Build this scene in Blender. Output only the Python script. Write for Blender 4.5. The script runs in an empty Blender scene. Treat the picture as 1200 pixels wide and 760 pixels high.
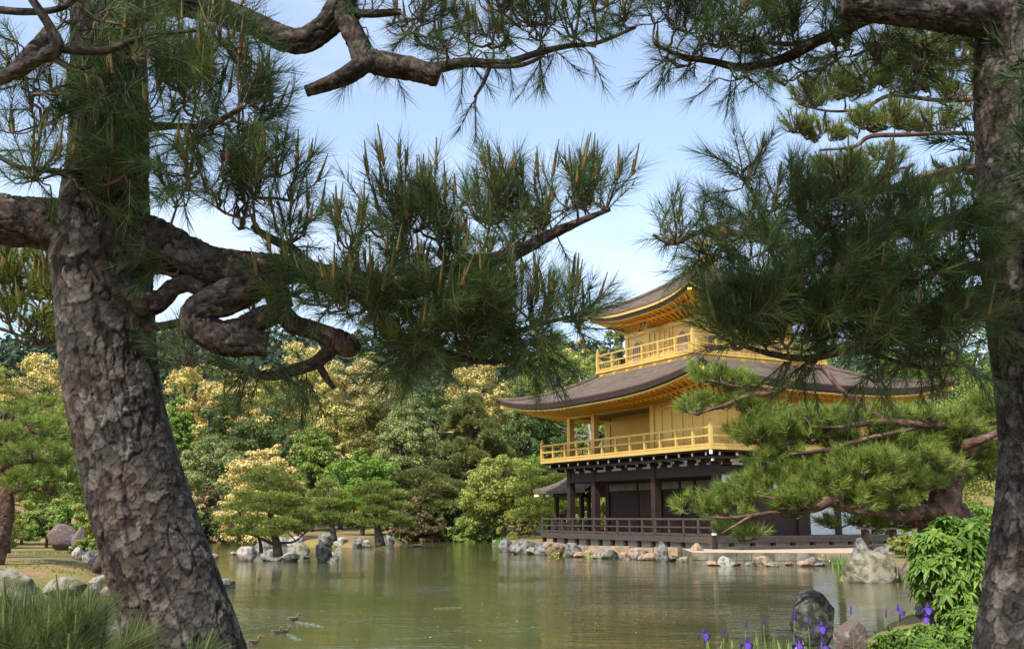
import bpy, math, random
import numpy as np
from mathutils import Vector

# ------------------------------------------------------------------ camera, sky, sun, exposure
SC = bpy.context.scene
COL = SC.collection
R_ = math.radians
F, PITCH, EYE = 1233.0, R_(10.35), 1.5          # focal length in pixels of a 1200 px wide picture
cam = bpy.data.cameras.new('camera')
cam.sensor_width = 36; cam.lens = 36 * F / 1200
cam.clip_start = .05; cam.clip_end = 3000
co = bpy.data.objects.new('camera', cam); COL.objects.link(co)
co.location = (0, 0, EYE); co.rotation_euler = (R_(90) + PITCH, 0, 0)
SC.camera = co

SUN_DIR = Vector((-0.60, -0.80, 0)).normalized() * math.cos(R_(48)) + Vector((0, 0, math.sin(R_(48))))
world = bpy.data.worlds.new('World'); SC.world = world; world.use_nodes = True
nt = world.node_tree; nt.nodes.clear()
wo = nt.nodes.new('ShaderNodeOutputWorld'); bg = nt.nodes.new('ShaderNodeBackground')
sky = nt.nodes.new('ShaderNodeTexSky'); sky.sky_type = 'NISHITA'; sky.sun_disc = False
sky.sun_elevation = R_(48); sky.sun_rotation = math.atan2(SUN_DIR.x, SUN_DIR.y)
sky.air_density = 1.0; sky.dust_density = 0.6; sky.ozone_density = 1.2
bg.inputs['Strength'].default_value = 0.15
tc = nt.nodes.new('ShaderNodeTexCoord')
mp = nt.nodes.new('ShaderNodeMapping'); mp.inputs['Scale'].default_value = (1, 1, 2.2); mp.inputs['Location'].default_value = (3.1, 0.4, .2)
nz = nt.nodes.new('ShaderNodeTexNoise'); nz.inputs['Scale'].default_value = 2.6; nz.inputs['Detail'].default_value = 7; nz.inputs['Roughness'].default_value = .55
cr = nt.nodes.new('ShaderNodeValToRGB'); cr.color_ramp.elements[0].position = .46; cr.color_ramp.elements[1].position = .72; cr.color_ramp.elements[0].color = (.16, .16, .16, 1); cr.color_ramp.elements[1].color = (.5, .5, .5, 1)
mx = nt.nodes.new('ShaderNodeMixRGB'); mx.inputs['Color2'].default_value = (5.6, 6.1, 7.0, 1)
nt.links.new(tc.outputs['Generated'], mp.inputs['Vector']); nt.links.new(mp.outputs['Vector'], nz.inputs['Vector'])
nt.links.new(nz.outputs['Fac'], cr.inputs['Fac']); nt.links.new(cr.outputs['Color'], mx.inputs['Fac'])
nt.links.new(sky.outputs['Color'], mx.inputs['Color1']); nt.links.new(mx.outputs['Color'], bg.inputs['Color'])
nt.links.new(bg.outputs['Background'], wo.inputs['Surface'])
sl = bpy.data.lights.new('sun', 'SUN'); sl.energy = 3.7; sl.angle = R_(.55); sl.color = (1, .94, .84)
so = bpy.data.objects.new('sun', sl); COL.objects.link(so)
so.rotation_euler = (-SUN_DIR).to_track_quat('-Z', 'Y').to_euler(); so.location = (-30, -30, 60)
vs = SC.view_settings
vs.view_transform = 'Standard'; vs.look = 'None'; vs.exposure = 0.75; vs.gamma = 1; vs.use_curve_mapping = False
SC.cycles.max_bounces = 8; SC.cycles.diffuse_bounces = 4; SC.cycles.transparent_max_bounces = 8
SC.cycles.caustics_reflective = False; SC.cycles.caustics_refractive = False

# ------------------------------------------------------------------ helpers
def at(px, py, Y):
    """world point seen at a picture position, Y metres in front of the viewer"""
    x, y = (px - 600) / F, (380 - py) / F
    d = np.array([x, math.cos(PITCH) - y * math.sin(PITCH), math.sin(PITCH) + y * math.cos(PITCH)])
    return np.array([0, 0, EYE]) + d * (Y / d[1])

def flat(px, py, z=0.0):
    """world point on the level z"""
    a = at(px, py, 1.0); d = a - np.array([0, 0, EYE])
    return np.array([0, 0, EYE]) + d * ((z - EYE) / d[2])

def ppm(Y):                      # metres per picture pixel at a distance
    return Y / F

def tag(o, label=None, cat=None, group=None, kind=None):
    if label: o['label'] = label
    if cat: o['category'] = cat
    if group: o['group'] = group
    if kind: o['kind'] = kind
    return o

def empty(name, loc, rz=0.0):
    o = bpy.data.objects.new(name, None); COL.objects.link(o)
    o.location = tuple(loc); o.rotation_euler = (0, 0, rz); o.empty_display_size = .2
    return o

class MB:
    """collects vertices and faces and links them as ONE mesh object"""
    def __init__(self):
        self.v = []; self.f3 = []; self.f4 = []; self.n = 0; self.m3 = []; self.m4 = []; self.attr = {}
    def add(self, verts, tris=None, quads=None, mat=0, **attrs):
        verts = np.asarray(verts, float).reshape(-1, 3); k = len(verts)
        if tris is not None and len(tris):
            t = np.asarray(tris, int).reshape(-1, 3); self.f3.append(t + self.n)
            self.m3.append(np.broadcast_to(np.asarray(mat, int), (len(t),)))
        if quads is not None and len(quads):
            q = np.asarray(quads, int).reshape(-1, 4); self.f4.append(q + self.n)
            self.m4.append(np.broadcast_to(np.asarray(mat, int), (len(q),)))
        for a, val in attrs.items():
            self.attr.setdefault(a, []).append((self.n, np.broadcast_to(np.asarray(val, float), (k,))))
        self.v.append(verts); self.n += k
    def box(self, x0, x1, y0, y1, z0, z1, mat=0):
        v = [(x, y, z) for z in (z0, z1) for y in (y0, y1) for x in (x0, x1)]
        self.add(v, quads=[(0, 2, 3, 1), (4, 5, 7, 6), (0, 1, 5, 4), (2, 6, 7, 3), (0, 4, 6, 2), (1, 3, 7, 5)], mat=mat)
    def beam(self, p, q, w, h, mat=0, up=(0, 0, 1)):
        p = np.array(p, float); q = np.array(q, float); d = q - p; d /= np.linalg.norm(d)
        s = np.cross(d, up); s /= np.linalg.norm(s); u = np.cross(s, d)
        v = [c + s * a * w / 2 + u * b * h / 2 for c in (p, q) for a, b in ((-1, -1), (1, -1), (1, 1), (-1, 1))]
        self.add(v, quads=[(0, 1, 2, 3), (7, 6, 5, 4), (0, 4, 5, 1), (1, 5, 6, 2), (2, 6, 7, 3), (3, 7, 4, 0)], mat=mat)
    def tube(self, pts, rad, n=8, mat=0, cap=True, **attrs):
        pts = np.asarray(pts, float); rad = np.broadcast_to(np.asarray(rad, float), (len(pts),))
        V = sweep(pts, rad, n).reshape(-1, 3); m = len(pts)
        i, j = np.meshgrid(np.arange(m - 1), np.arange(n), indexing='ij')
        a = i * n + j; b = i * n + (j + 1) % n
        q = np.stack([a, b, b + n, a + n], -1).reshape(-1, 4)
        tr = []
        if cap:
            V = np.vstack([V, pts[:1], pts[-1:]])
            for k in range(n):
                tr.append((m * n, (k + 1) % n, k)); tr.append((m * n + 1, (m - 1) * n + k, (m - 1) * n + (k + 1) % n))
        self.add(V, tris=tr, quads=q, mat=mat, **attrs)
    def lathe(self, prof, n=12, c=(0, 0, 0), mat=0, sq=(1, 1)):
        prof = np.asarray(prof, float); m = len(prof); a = np.arange(n) * 2 * math.pi / n
        V = np.stack([c[0] + prof[:, 0, None] * np.cos(a) * sq[0], c[1] + prof[:, 0, None] * np.sin(a) * sq[1],
                      c[2] + np.repeat(prof[:, 1, None], n, 1)], -1).reshape(-1, 3)
        i, j = np.meshgrid(np.arange(m - 1), np.arange(n), indexing='ij')
        q = np.stack([i * n + j, i * n + (j + 1) % n, (i + 1) * n + (j + 1) % n, (i + 1) * n + j], -1).reshape(-1, 4)
        self.add(V, quads=q, mat=mat)
    def build(self, name, mats, parent=None, smooth=False):
        me = bpy.data.meshes.new(name)
        V = np.vstack(self.v) if self.v else np.zeros((0, 3))
        f3 = np.vstack(self.f3) if self.f3 else np.zeros((0, 3), int)
        f4 = np.vstack(self.f4) if self.f4 else np.zeros((0, 4), int)
        me.vertices.add(len(V)); me.vertices.foreach_set('co', V.astype(np.float32).ravel())
        nl = f3.size + f4.size; npol = len(f3) + len(f4)
        me.loops.add(nl); me.loops.foreach_set('vertex_index', np.concatenate([f3.ravel(), f4.ravel()]).astype(np.int32))
        me.polygons.add(npol)
        ls = np.concatenate([np.arange(len(f3)) * 3, f3.size + np.arange(len(f4)) * 4]).astype(np.int32)
        me.polygons.foreach_set('loop_start', ls)
        mi = np.concatenate([np.concatenate(self.m3) if self.m3 else np.zeros(0, int), np.concatenate(self.m4) if self.m4 else np.zeros(0, int)])
        for m in (mats if isinstance(mats, (list, tuple)) else [mats]): me.materials.append(m)
        me.polygons.foreach_set('material_index', mi.astype(np.int32))
        me.polygons.foreach_set('use_smooth', np.full(npol, smooth))
        for a, parts in self.attr.items():
            arr = np.zeros(len(V), np.float32)
            for s, val in parts: arr[s:s + len(val)] = val
            at_ = me.attributes.new(a, 'FLOAT', 'POINT'); at_.data.foreach_set('value', arr)
        me.update(calc_edges=True); me.validate()
        o = bpy.data.objects.new(name, me); COL.objects.link(o)
        if parent is not None: o.parent = parent
        return o

def local(mb, origin, rz=0):                    # moves collected world vertices into a thing's own frame
    c, s = math.cos(-rz), math.sin(-rz)
    for k, V in enumerate(mb.v):
        V = V - np.asarray(origin)
        mb.v[k] = np.stack([c * V[:, 0] - s * V[:, 1], s * V[:, 0] + c * V[:, 1], V[:, 2]], -1)
    return mb

def sweep(pts, rad, n):
    m = len(pts)
    T = np.gradient(pts, axis=0); T /= np.linalg.norm(T, axis=1, keepdims=True) + 1e-12
    ref = np.array([0, 0, 1.]) if abs(T[0, 2]) < .8 else np.array([0, 1., 0])
    N = np.zeros((m, 3)); a = ref - T[0] * (ref @ T[0]); N[0] = a / np.linalg.norm(a)
    for i in range(1, m):
        a = N[i - 1] - T[i] * (N[i - 1] @ T[i]); N[i] = a / (np.linalg.norm(a) + 1e-12)
    B = np.cross(T, N); th = np.arange(n) * 2 * math.pi / n
    return pts[:, None] + rad[:, None, None] * (np.cos(th)[None, :, None] * N[:, None] + np.sin(th)[None, :, None] * B[:, None])

def spline(P, step):
    """Catmull-Rom through the rows of P (any number of columns), resampled by length of the first three"""
    P = np.asarray(P, float); Q = np.vstack([2 * P[0] - P[1], P, 2 * P[-1] - P[-2]]); out = []
    for i in range(len(P) - 1):
        p0, p1, p2, p3 = Q[i:i + 4]
        t = np.linspace(0, 1, 24, endpoint=False)[:, None]
        out.append(.5 * (2 * p1 + (p2 - p0) * t + (2 * p0 - 5 * p1 + 4 * p2 - p3) * t ** 2 + (3 * p1 - p0 - 3 * p2 + p3) * t ** 3))
    out = np.vstack(out + [P[-1:]])
    s = np.concatenate([[0], np.cumsum(np.linalg.norm(np.diff(out[:, :3], axis=0), axis=1))])
    k = max(2, int(s[-1] / step) + 1); ss = np.linspace(0, s[-1], k)
    return np.stack([np.interp(ss, s, out[:, c]) for c in range(out.shape[1])], -1)

def hsh(*a):
    h = np.zeros(np.broadcast(*a).shape, np.uint64)
    for i, x in enumerate(a):
        h = (h ^ (np.asarray(x).astype(np.int64).astype(np.uint64) * np.uint64(0x9E3779B97F4A7C15 + 2 * i * 7919 & 0xFFFFFFFFFFFFFFFF))) * np.uint64(0xBF58476D1CE4E5B9)
        h ^= h >> np.uint64(29)
    return (h >> np.uint64(11)).astype(np.float64) / float(1 << 53)

def vnoise(P, seed=0):
    P = np.asarray(P, float); I = np.floor(P).astype(np.int64); f = P - I; f = f * f * (3 - 2 * f); r = 0
    for dx in (0, 1):
        for dy in (0, 1):
            for dz in (0, 1):
                w = (f[..., 0] if dx else 1 - f[..., 0]) * (f[..., 1] if dy else 1 - f[..., 1]) * (f[..., 2] if dz else 1 - f[..., 2])
                r = r + w * hsh(I[..., 0] + dx, I[..., 1] + dy, I[..., 2] + dz, np.int64(seed))
    return r
def fbm(P, oct=4, seed=0):
    r = 0; a = .5
    for k in range(oct): r = r + a * (vnoise(np.asarray(P) * 2 ** k, seed + k) - .5) * 2; a *= .5
    return r

def worley(x, y, nx, seed=0):
    """2-D cells, wrapping after nx cells in x: edge distance and a random number of the nearest cell"""
    i, j = np.floor(x).astype(np.int64), np.floor(y).astype(np.int64)
    d1 = np.full(x.shape, 9.); d2 = d1.copy(); c1 = np.zeros(x.shape); oy = np.zeros(x.shape)
    for di in (-1, 0, 1):
        for dj in (-1, 0, 1):
            ci, cj = i + di, j + dj; w = ci % nx
            fx = ci + hsh(w, cj, np.int64(seed)); fy = cj + hsh(w, cj, np.int64(seed + 7))
            d = np.hypot(x - fx, y - fy); n = d < d1
            d2 = np.where(n, d1, np.minimum(d2, d)); c1 = np.where(n, hsh(w, cj, np.int64(seed + 13)), c1); oy = np.where(n, y - fy, oy)
            d1 = np.where(n, d, d1)
    return d2 - d1, c1, oy

def unit(a): return a / (np.linalg.norm(a, axis=-1, keepdims=True) + 1e-12)

# ------------------------------------------------------------------ materials
def material(name, color, rough=.8, metal=0.0, tint=None, noise=None, bump=None, transl=0.0, spec=.3, coat=0):
    """tint: list of (pos, colour) ramp over the mesh attribute 'tint'; noise: (scale, colour2, lo, hi); bump: (scale, strength, distance)"""
    m = bpy.data.materials.new(name); m.use_nodes = True; t = m.node_tree; n = t.nodes; L = t.links
    b = n['Principled BSDF']; b.inputs['Roughness'].default_value = rough; b.inputs['Metallic'].default_value = metal
    b.inputs['Specular IOR Level'].default_value = spec
    b.inputs['Base Color'].default_value = (*color, 1)
    out = None
    geo = n.new('ShaderNodeTexCoord')
    if tint:
        a = n.new('ShaderNodeAttribute'); a.attribute_name = 'tint'
        r = n.new('ShaderNodeValToRGB')
        while len(r.color_ramp.elements) < len(tint): r.color_ramp.elements.new(.5)
        for e, (p, c) in zip(r.color_ramp.elements, tint): e.position = p; e.color = (*c, 1)
        L.new(a.outputs['Fac'], r.inputs['Fac']); out = r.outputs['Color']
    if noise:
        sc, c2, lo, hi = noise[:4]
        z = n.new('ShaderNodeTexNoise'); z.inputs['Scale'].default_value = sc; z.inputs['Detail'].default_value = 8; z.inputs['Roughness'].default_value = .6
        L.new(geo.outputs['Object'], z.inputs['Vector'])
        r = n.new('ShaderNodeMapRange'); r.inputs['From Min'].default_value = lo; r.inputs['From Max'].default_value = hi
        L.new(z.outputs['Fac'], r.inputs['Value'])
        x = n.new('ShaderNodeMixRGB'); x.inputs['Color1'].default_value = (*color, 1); x.inputs['Color2'].default_value = (*c2, 1)
        if out: L.new(out, x.inputs['Color1'])
        L.new(r.outputs['Result'], x.inputs['Fac']); out = x.outputs['Color']
    if out: L.new(out, b.inputs['Base Color'])
    if bump:
        z = n.new('ShaderNodeTexNoise'); z.inputs['Scale'].default_value = bump[0]; z.inputs['Detail'].default_value = 8; z.inputs['Roughness'].default_value = .65
        L.new(geo.outputs['Object'], z.inputs['Vector'])
        u = n.new('ShaderNodeBump'); u.inputs['Strength'].default_value = bump[1]; u.inputs['Distance'].default_value = bump[2]
        L.new(z.outputs['Fac'], u.inputs['Height']); L.new(u.outputs['Normal'], b.inputs['Normal'])
    if transl:
        tr = n.new('ShaderNodeBsdfTranslucent'); mix = n.new('ShaderNodeMixShader'); mix.inputs['Fac'].default_value = transl
        if out: L.new(out, tr.inputs['Color'])
        else: tr.inputs['Color'].default_value = (*color, 1)
        L.new(b.outputs['BSDF'], mix.inputs[1]); L.new(tr.outputs['BSDF'], mix.inputs[2])
        L.new(mix.outputs['Shader'], n['Material Output'].inputs['Surface'])
    return m

def foliage(name, dark, mid, light, transl=.25, rough=.55):
    return material(name, mid, rough, tint=[(0, dark), (.5, mid), (1, light)], transl=transl, spec=.25)

M = {}
M['needle_deep'] = foliage('pine needles deep green', (.035, .070, .028), (.075, .125, .040), (.19, .23, .06), transl=.35)
M['needle_light'] = foliage('pine needles fresh green', (.11, .165, .026), (.23, .31, .055), (.40, .46, .11))
M['needle_yellow'] = foliage('pine needles yellow green', (.10, .145, .02), (.20, .25, .04), (.36, .37, .08))
M['needle_soft'] = foliage('garden pine foliage', (.09, .125, .02), (.19, .24, .042), (.33, .36, .08))
M['conifer'] = foliage('dusky conifer foliage', (.085, .105, .03), (.175, .195, .055), (.30, .30, .085))
M['candle_green'] = material('green pine candles', (.2, .2, .06), .7, tint=[(0, (.13, .09, .03)), (.35, (.13, .13, .04)), (1, (.14, .17, .05))])
M['candle'] = material('pine candles', (.2, .15, .06), .7, tint=[(0, (.20, .075, .024)), (.35, (.22, .115, .038)), (.7, (.13, .12, .04)), (1, (.10, .12, .035))])
M['leaf_mid'] = foliage('mid green leaves', (0.108, 0.179, 0.036), (0.233, 0.323, 0.063), (0.412, 0.493, 0.108), transl=.3)
M['leaf_bright'] = foliage('spring green leaves', (0.092, 0.172, 0.023), (0.184, 0.305, 0.040), (0.299, 0.437, 0.075), transl=.3)
M['leaf_dark'] = foliage('dark evergreen leaves', (0.050, 0.086, 0.026), (0.118, 0.165, 0.046), (0.233, 0.269, 0.076), transl=.3)
M['leaf_grey'] = foliage('grey green leaves', (0.143, 0.179, 0.063), (0.278, 0.323, 0.111), (0.430, 0.466, 0.179), transl=.3)
M['leaf_olive'] = foliage('olive leaves', (0.125, 0.125, 0.029), (0.243, 0.236, 0.061), (0.383, 0.353, 0.110), transl=.3)
M['leaf_pale'] = foliage('pale yellow green leaves', (0.180, 0.206, 0.038), (0.321, 0.347, 0.077), (0.476, 0.476, 0.129), transl=.3)
M['leaf_shrub'] = foliage('glossy shrub leaves', (.07, .14, .02), (.155, .26, .04), (.30, .41, .09), rough=.45, transl=.3)
M['leaf_red'] = foliage('reddish shrub leaves', (.09, .075, .03), (.16, .125, .05), (.24, .19, .075))
M['blossom'] = foliage('cream yellow blossom', (.48, .37, .11), (.65, .51, .18), (.80, .67, .29), transl=.15)
M['blossom_tan'] = foliage('tan blossom', (.38, .30, .12), (.52, .42, .18), (.66, .55, .27), transl=.15)
M['bark_far'] = material('weathered bark', (.10, .075, .06), .9, noise=(6, (.05, .035, .03), .35, .65), bump=(14, .6, .05))
M['bark_red'] = material('red pine bark', (.20, .095, .06), .85, noise=(9, (.07, .045, .04), .4, .65), bump=(25, .7, .03))
M['twig'] = material('pine twigs', (.09, .065, .05), .85, noise=(30, (.16, .13, .10), .4, .7))
M['cone'] = material('pine cone scales', (.20, .12, .07), .75, noise=(60, (.09, .05, .03), .4, .6), bump=(80, 1, .01))
M['gold'] = material('gold leaf', (.80, .52, .15), .42, .40, noise=(1.7, (.72, .44, .11), .35, .7), spec=.5)
M['gold_panel'] = material('gold leaf panels', (.82, .54, .155), .45, .35, noise=(2.5, (.72, .45, .11), .35, .7), spec=.4)
M['gold_deep'] = material('gold leaf of the rafters', (.82, .47, .08), .45, .45, noise=(2, (.74, .40, .06), .35, .7))
def shingle_material():
    m = material('bark shingles', (.15, .112, .082), .92, noise=(3, (.085, .062, .05), .40, .68)); t = m.node_tree; n = t.nodes; L = t.links; p = n['Principled BSDF']
    tcn = n.new('ShaderNodeTexCoord'); mpn = n.new('ShaderNodeMapping'); mpn.inputs['Scale'].default_value = (5, 5, 30); L.new(tcn.outputs['Object'], mpn.inputs['Vector'])
    z = n.new('ShaderNodeTexNoise'); z.inputs['Scale'].default_value = 1; z.inputs['Detail'].default_value = 9; z.inputs['Roughness'].default_value = .7; L.new(mpn.outputs['Vector'], z.inputs['Vector'])
    ov = n.new('ShaderNodeMixRGB'); ov.blend_type = 'OVERLAY'; ov.inputs['Fac'].default_value = .85
    src = p.inputs['Base Color'].links[0].from_socket; L.new(src, ov.inputs['Color1']); L.new(z.outputs['Fac'], ov.inputs['Color2']); L.new(ov.outputs['Color'], p.inputs['Base Color'])
    u = n.new('ShaderNodeBump'); u.inputs['Strength'].default_value = 1; u.inputs['Distance'].default_value = .05; L.new(z.outputs['Fac'], u.inputs['Height']); L.new(u.outputs['Normal'], p.inputs['Normal'])
    return m
M['shingle'] = shingle_material()
M['shingle_edge'] = material('dark shingle edge', (.028, .018, .016), .8, noise=(8, (.045, .028, .022), .4, .7))
M['shingle_rim'] = material('red brown shingle rim', (.12, .055, .04), .85, noise=(8, (.07, .035, .03), .4, .7))
M['dark_wood'] = material('dark brown timber', (.028, .015, .011), .6, noise=(5, (.046, .025, .017), .35, .7), bump=(30, .2, .01))
M['grey_wood'] = material('weathered deck timber', (.085, .064, .052), .8, noise=(7, (.05, .036, .03), .35, .7), bump=(30, .3, .01))
M['plaster'] = material('white plaster', (.74, .74, .72), .85, noise=(3, (.66, .66, .63), .4, .7))
M['shaded_plaster'] = material('shade grey plaster', (.30, .29, .27), .9, noise=(3, (.2, .19, .17), .4, .7))  # plaster with the shade behind the tie beam put into its colour
M['cap'] = material('white painted beam ends', (.8, .8, .78), .6)
M['window'] = material('paper window', (.30, .20, .17), .6)
M['plaque'] = material('black lacquer', (.02, .017, .015), .3)
M['stone_grey'] = material('grey rock', (.27, .25, .22), .9, noise=(5, (.07, .065, .055), .42, .60), bump=(9, 1, .09))
M['stone_pale'] = material('pale rock', (.46, .42, .36), .9, noise=(5, (.14, .12, .10), .44, .62), bump=(9, 1, .09))
M['stone_tan'] = material('tan rock', (.42, .29, .19), .9, noise=(5, (.15, .105, .08), .44, .62), bump=(9, 1, .09))
M['stone_dark'] = material('dark lichened rock', (.038, .038, .033), .85, noise=(11, (.17, .17, .13), .46, .66), bump=(16, 1, .05))
M['stone_red'] = material('purple brown rock', (.15, .105, .09), .85, noise=(12, (.36, .31, .28), .55, .74), bump=(16, 1, .04))
M['stone_moss'] = material('mossy rock', (.30, .265, .20), .9, noise=(4.2, (.11, .10, .045), .42, .60), bump=(12, .9, .05))
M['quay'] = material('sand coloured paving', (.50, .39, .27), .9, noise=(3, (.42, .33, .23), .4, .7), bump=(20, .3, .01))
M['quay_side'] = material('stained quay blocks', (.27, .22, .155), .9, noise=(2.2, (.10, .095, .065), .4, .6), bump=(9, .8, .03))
M['edging'] = material('tan edging stone', (.40, .27, .17), .9, noise=(2.5, (.22, .17, .10), .42, .62), bump=(9, .9, .05))
M['moss'] = foliage('moss and thin grass', (.10, .09, .02), (.20, .18, .04), (.32, .27, .07))
M['iris'] = material('purple iris petals', (.09, .03, .36), .5, tint=[(0, (.05, .015, .20)), (1, (.17, .075, .48))], transl=.25)
M['stem'] = foliage('iris stems and blades', (.06, .12, .03), (.13, .23, .05), (.24, .36, .08))
M['duck'] = material('brown duck plumage', (.10, .07, .045), .8, noise=(30, (.22, .16, .10), .45, .6))
M['beak'] = material('duck beak', (.25, .18, .06), .5)

def bark_material(name, dark, a, b, c):
    m = bpy.data.materials.new(name); m.use_nodes = True; t = m.node_tree; n = t.nodes; L = t.links; p = n['Principled BSDF']
    p.inputs['Roughness'].default_value = .88; p.inputs['Specular IOR Level'].default_value = .2
    ti = n.new('ShaderNodeAttribute'); ti.attribute_name = 'tint'; ck = n.new('ShaderNodeAttribute'); ck.attribute_name = 'crack'
    r = n.new('ShaderNodeValToRGB'); r.color_ramp.elements.new(.5); r.color_ramp.elements.new(.8)
    for e, (q, cc) in zip(r.color_ramp.elements, [(0, a), (.45, b), (.8, c), (1, tuple(min(1, x * 1.5) for x in c))]): e.position = q; e.color = (*cc, 1)
    L.new(ti.outputs['Fac'], r.inputs['Fac'])
    tcn = n.new('ShaderNodeTexCoord')
    z = n.new('ShaderNodeTexNoise'); z.inputs['Scale'].default_value = 90; z.inputs['Detail'].default_value = 6
    L.new(tcn.outputs['Object'], z.inputs['Vector'])
    z2 = n.new('ShaderNodeTexNoise'); z2.inputs['Scale'].default_value = 6; z2.inputs['Detail'].default_value = 6
    L.new(tcn.outputs['Object'], z2.inputs['Vector'])
    mu = n.new('ShaderNodeMixRGB'); mu.blend_type = 'OVERLAY'; mu.inputs['Fac'].default_value = .7
    L.new(r.outputs['Color'], mu.inputs['Color1']); L.new(z.outputs['Fac'], mu.inputs['Color2'])
    li = n.new('ShaderNodeMapRange'); li.inputs['From Min'].default_value = .60; li.inputs['From Max'].default_value = .72
    L.new(z2.outputs['Fac'], li.inputs['Value'])
    ml = n.new('ShaderNodeMixRGB'); ml.inputs['Color2'].default_value = (.14, .135, .108, 1)
    lm = n.new('ShaderNodeMath'); lm.operation = 'MULTIPLY'; lm.inputs[1].default_value = .6
    L.new(li.outputs['Result'], lm.inputs[0]); L.new(lm.outputs[0], ml.inputs['Fac']); L.new(mu.outputs['Color'], ml.inputs['Color1'])
    z3 = n.new('ShaderNodeTexNoise'); z3.inputs['Scale'].default_value = 3.1; z3.inputs['Detail'].default_value = 7; L.new(tcn.outputs['Object'], z3.inputs['Vector'])
    lr = n.new('ShaderNodeMapRange'); lr.inputs['From Min'].default_value = .52; lr.inputs['From Max'].default_value = .68; lr.inputs['To Max'].default_value = .45; L.new(z3.outputs['Fac'], lr.inputs['Value'])
    mr = n.new('ShaderNodeMixRGB'); mr.blend_type = 'MULTIPLY'; mr.inputs['Color2'].default_value = (1.05, .62, .48, 1); L.new(lr.outputs['Result'], mr.inputs['Fac']); L.new(ml.outputs['Color'], mr.inputs['Color1']); ml = mr
    x = n.new('ShaderNodeMixRGB'); x.inputs['Color1'].default_value = (*dark, 1)
    L.new(ck.outputs['Fac'], x.inputs['Fac']); L.new(ml.outputs['Color'], x.inputs['Color2']); L.new(x.outputs['Color'], p.inputs['Base Color'])
    bu = n.new('ShaderNodeBump'); bu.inputs['Strength'].default_value = .8; bu.inputs['Distance'].default_value = .004
    L.new(z.outputs['Fac'], bu.inputs['Height']); L.new(bu.outputs['Normal'], p.inputs['Normal'])
    return m
M['bark'] = bark_material('black pine bark', (.006, .0048, .004), (.024, .0185, .0155), (.048, .040, .034), (.115, .10, .086))
M['bark_limb'] = bark_material('dark pine limb bark', (.008, .006, .005), (.026, .018, .015), (.046, .034, .028), (.10, .082, .07))
M['bark_brown'] = bark_material('brown pine bark', (.02, .011, .009), (.075, .036, .027), (.12, .066, .05), (.20, .13, .10))

# ------------------------------------------------------------------ water and ground
rng = np.random.default_rng(11)
def poly_sd(X, Y, poly):
    """signed distance to a closed polygon, negative inside"""
    P = np.asarray(poly); d = np.full(X.shape, 1e9); ins = np.zeros(X.shape, bool); k = len(P)
    for i in range(k):
        a, b = P[i], P[(i + 1) % k]; e = b - a
        t = np.clip(((X - a[0]) * e[0] + (Y - a[1]) * e[1]) / (e @ e), 0, 1)
        d = np.minimum(d, np.hypot(X - a[0] - t * e[0], Y - a[1] - t * e[1]))
        c = ((a[1] > Y) != (b[1] > Y)) & (X < (b[0] - a[0]) * (Y - a[1]) / (b[1] - a[1] + 1e-12) + a[0]); ins ^= c
    return np.where(ins, -d, d)
W = lambda px, py: flat(px, py)[:2]
POND = [np.array(p) for p in [(-16, 6.5), (-5, 6.0), (1.5, 7.2), (3.0, 8.6)]] + [W(1010, 757), W(1062, 722), W(1100, 690), W(1060, 681), W(985, 680),
        W(1000, 652), W(830, 648), W(780, 647), W(690, 645), W(610, 640), W(594, 637.5), W(604, 633.5), W(540, 632.5), W(482, 633), W(468, 638), W(430, 640.5),
        W(395, 640), W(340, 638), W(300, 633), W(262, 633), W(235, 634), W(180, 640), W(132, 655), W(126, 690), W(60, 697), W(-60, 699)] + [np.array((-16.5, 17.5))]
ISLETS = [(flat(318, 652)[0], flat(318, 652)[1], 2.1, .9, .42)]
def ground_z(X, Y):
    d = poly_sd(X, Y, POND)
    z = np.where(d < 0, np.maximum(-.9, d * .7), .05 + .33 * (1 - np.exp(-np.maximum(d, 0) / .5)))
    z = z + np.where(d > 0, .10 * fbm(np.stack([X * .25, Y * .25, 0 * X], -1), 3, 5) * np.minimum(1, np.maximum(d, 0) / 2), 0)
    far = np.clip((Y - 68) / 60, 0, 1); z = z + far * far * (3 - 2 * far) * 5.5 * (d > 0)
    lb = np.clip((-X - 6) / 8, 0, 1) * np.clip((Y - 18) / 8, 0, 1) * np.clip((60 - Y) / 10, 0, 1); z = z + .12 * lb * (d > .3)
    return z
gx = np.concatenate([np.linspace(-900, -60, 18, endpoint=False), np.linspace(-60, -24, 50, endpoint=False), np.linspace(-24, 22, 185, endpoint=False), np.linspace(22, 60, 50, endpoint=False), np.linspace(60, 900, 19)])
gy = np.concatenate([np.linspace(-300, -15, 10, endpoint=False), np.linspace(-15, 70, 300, endpoint=False), np.linspace(70, 130, 30, endpoint=False), np.linspace(130, 1500, 20)])
GX, GY = np.meshgrid(gx, gy, indexing='ij'); GZ = ground_z(GX, GY)
def grid_mesh(mb, X, Y, Z, **at_):
    a, b = X.shape; i, j = np.meshgrid(np.arange(a - 1), np.arange(b - 1), indexing='ij'); q = i * b + j
    mb.add(np.stack([X, Y, Z], -1).reshape(-1, 3), quads=np.stack([q, q + b, q + b + 1, q + 1], -1).reshape(-1, 4), **at_)
def gz(x, y): return float(ground_z(np.array([x]), np.array([y]))[0])

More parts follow.
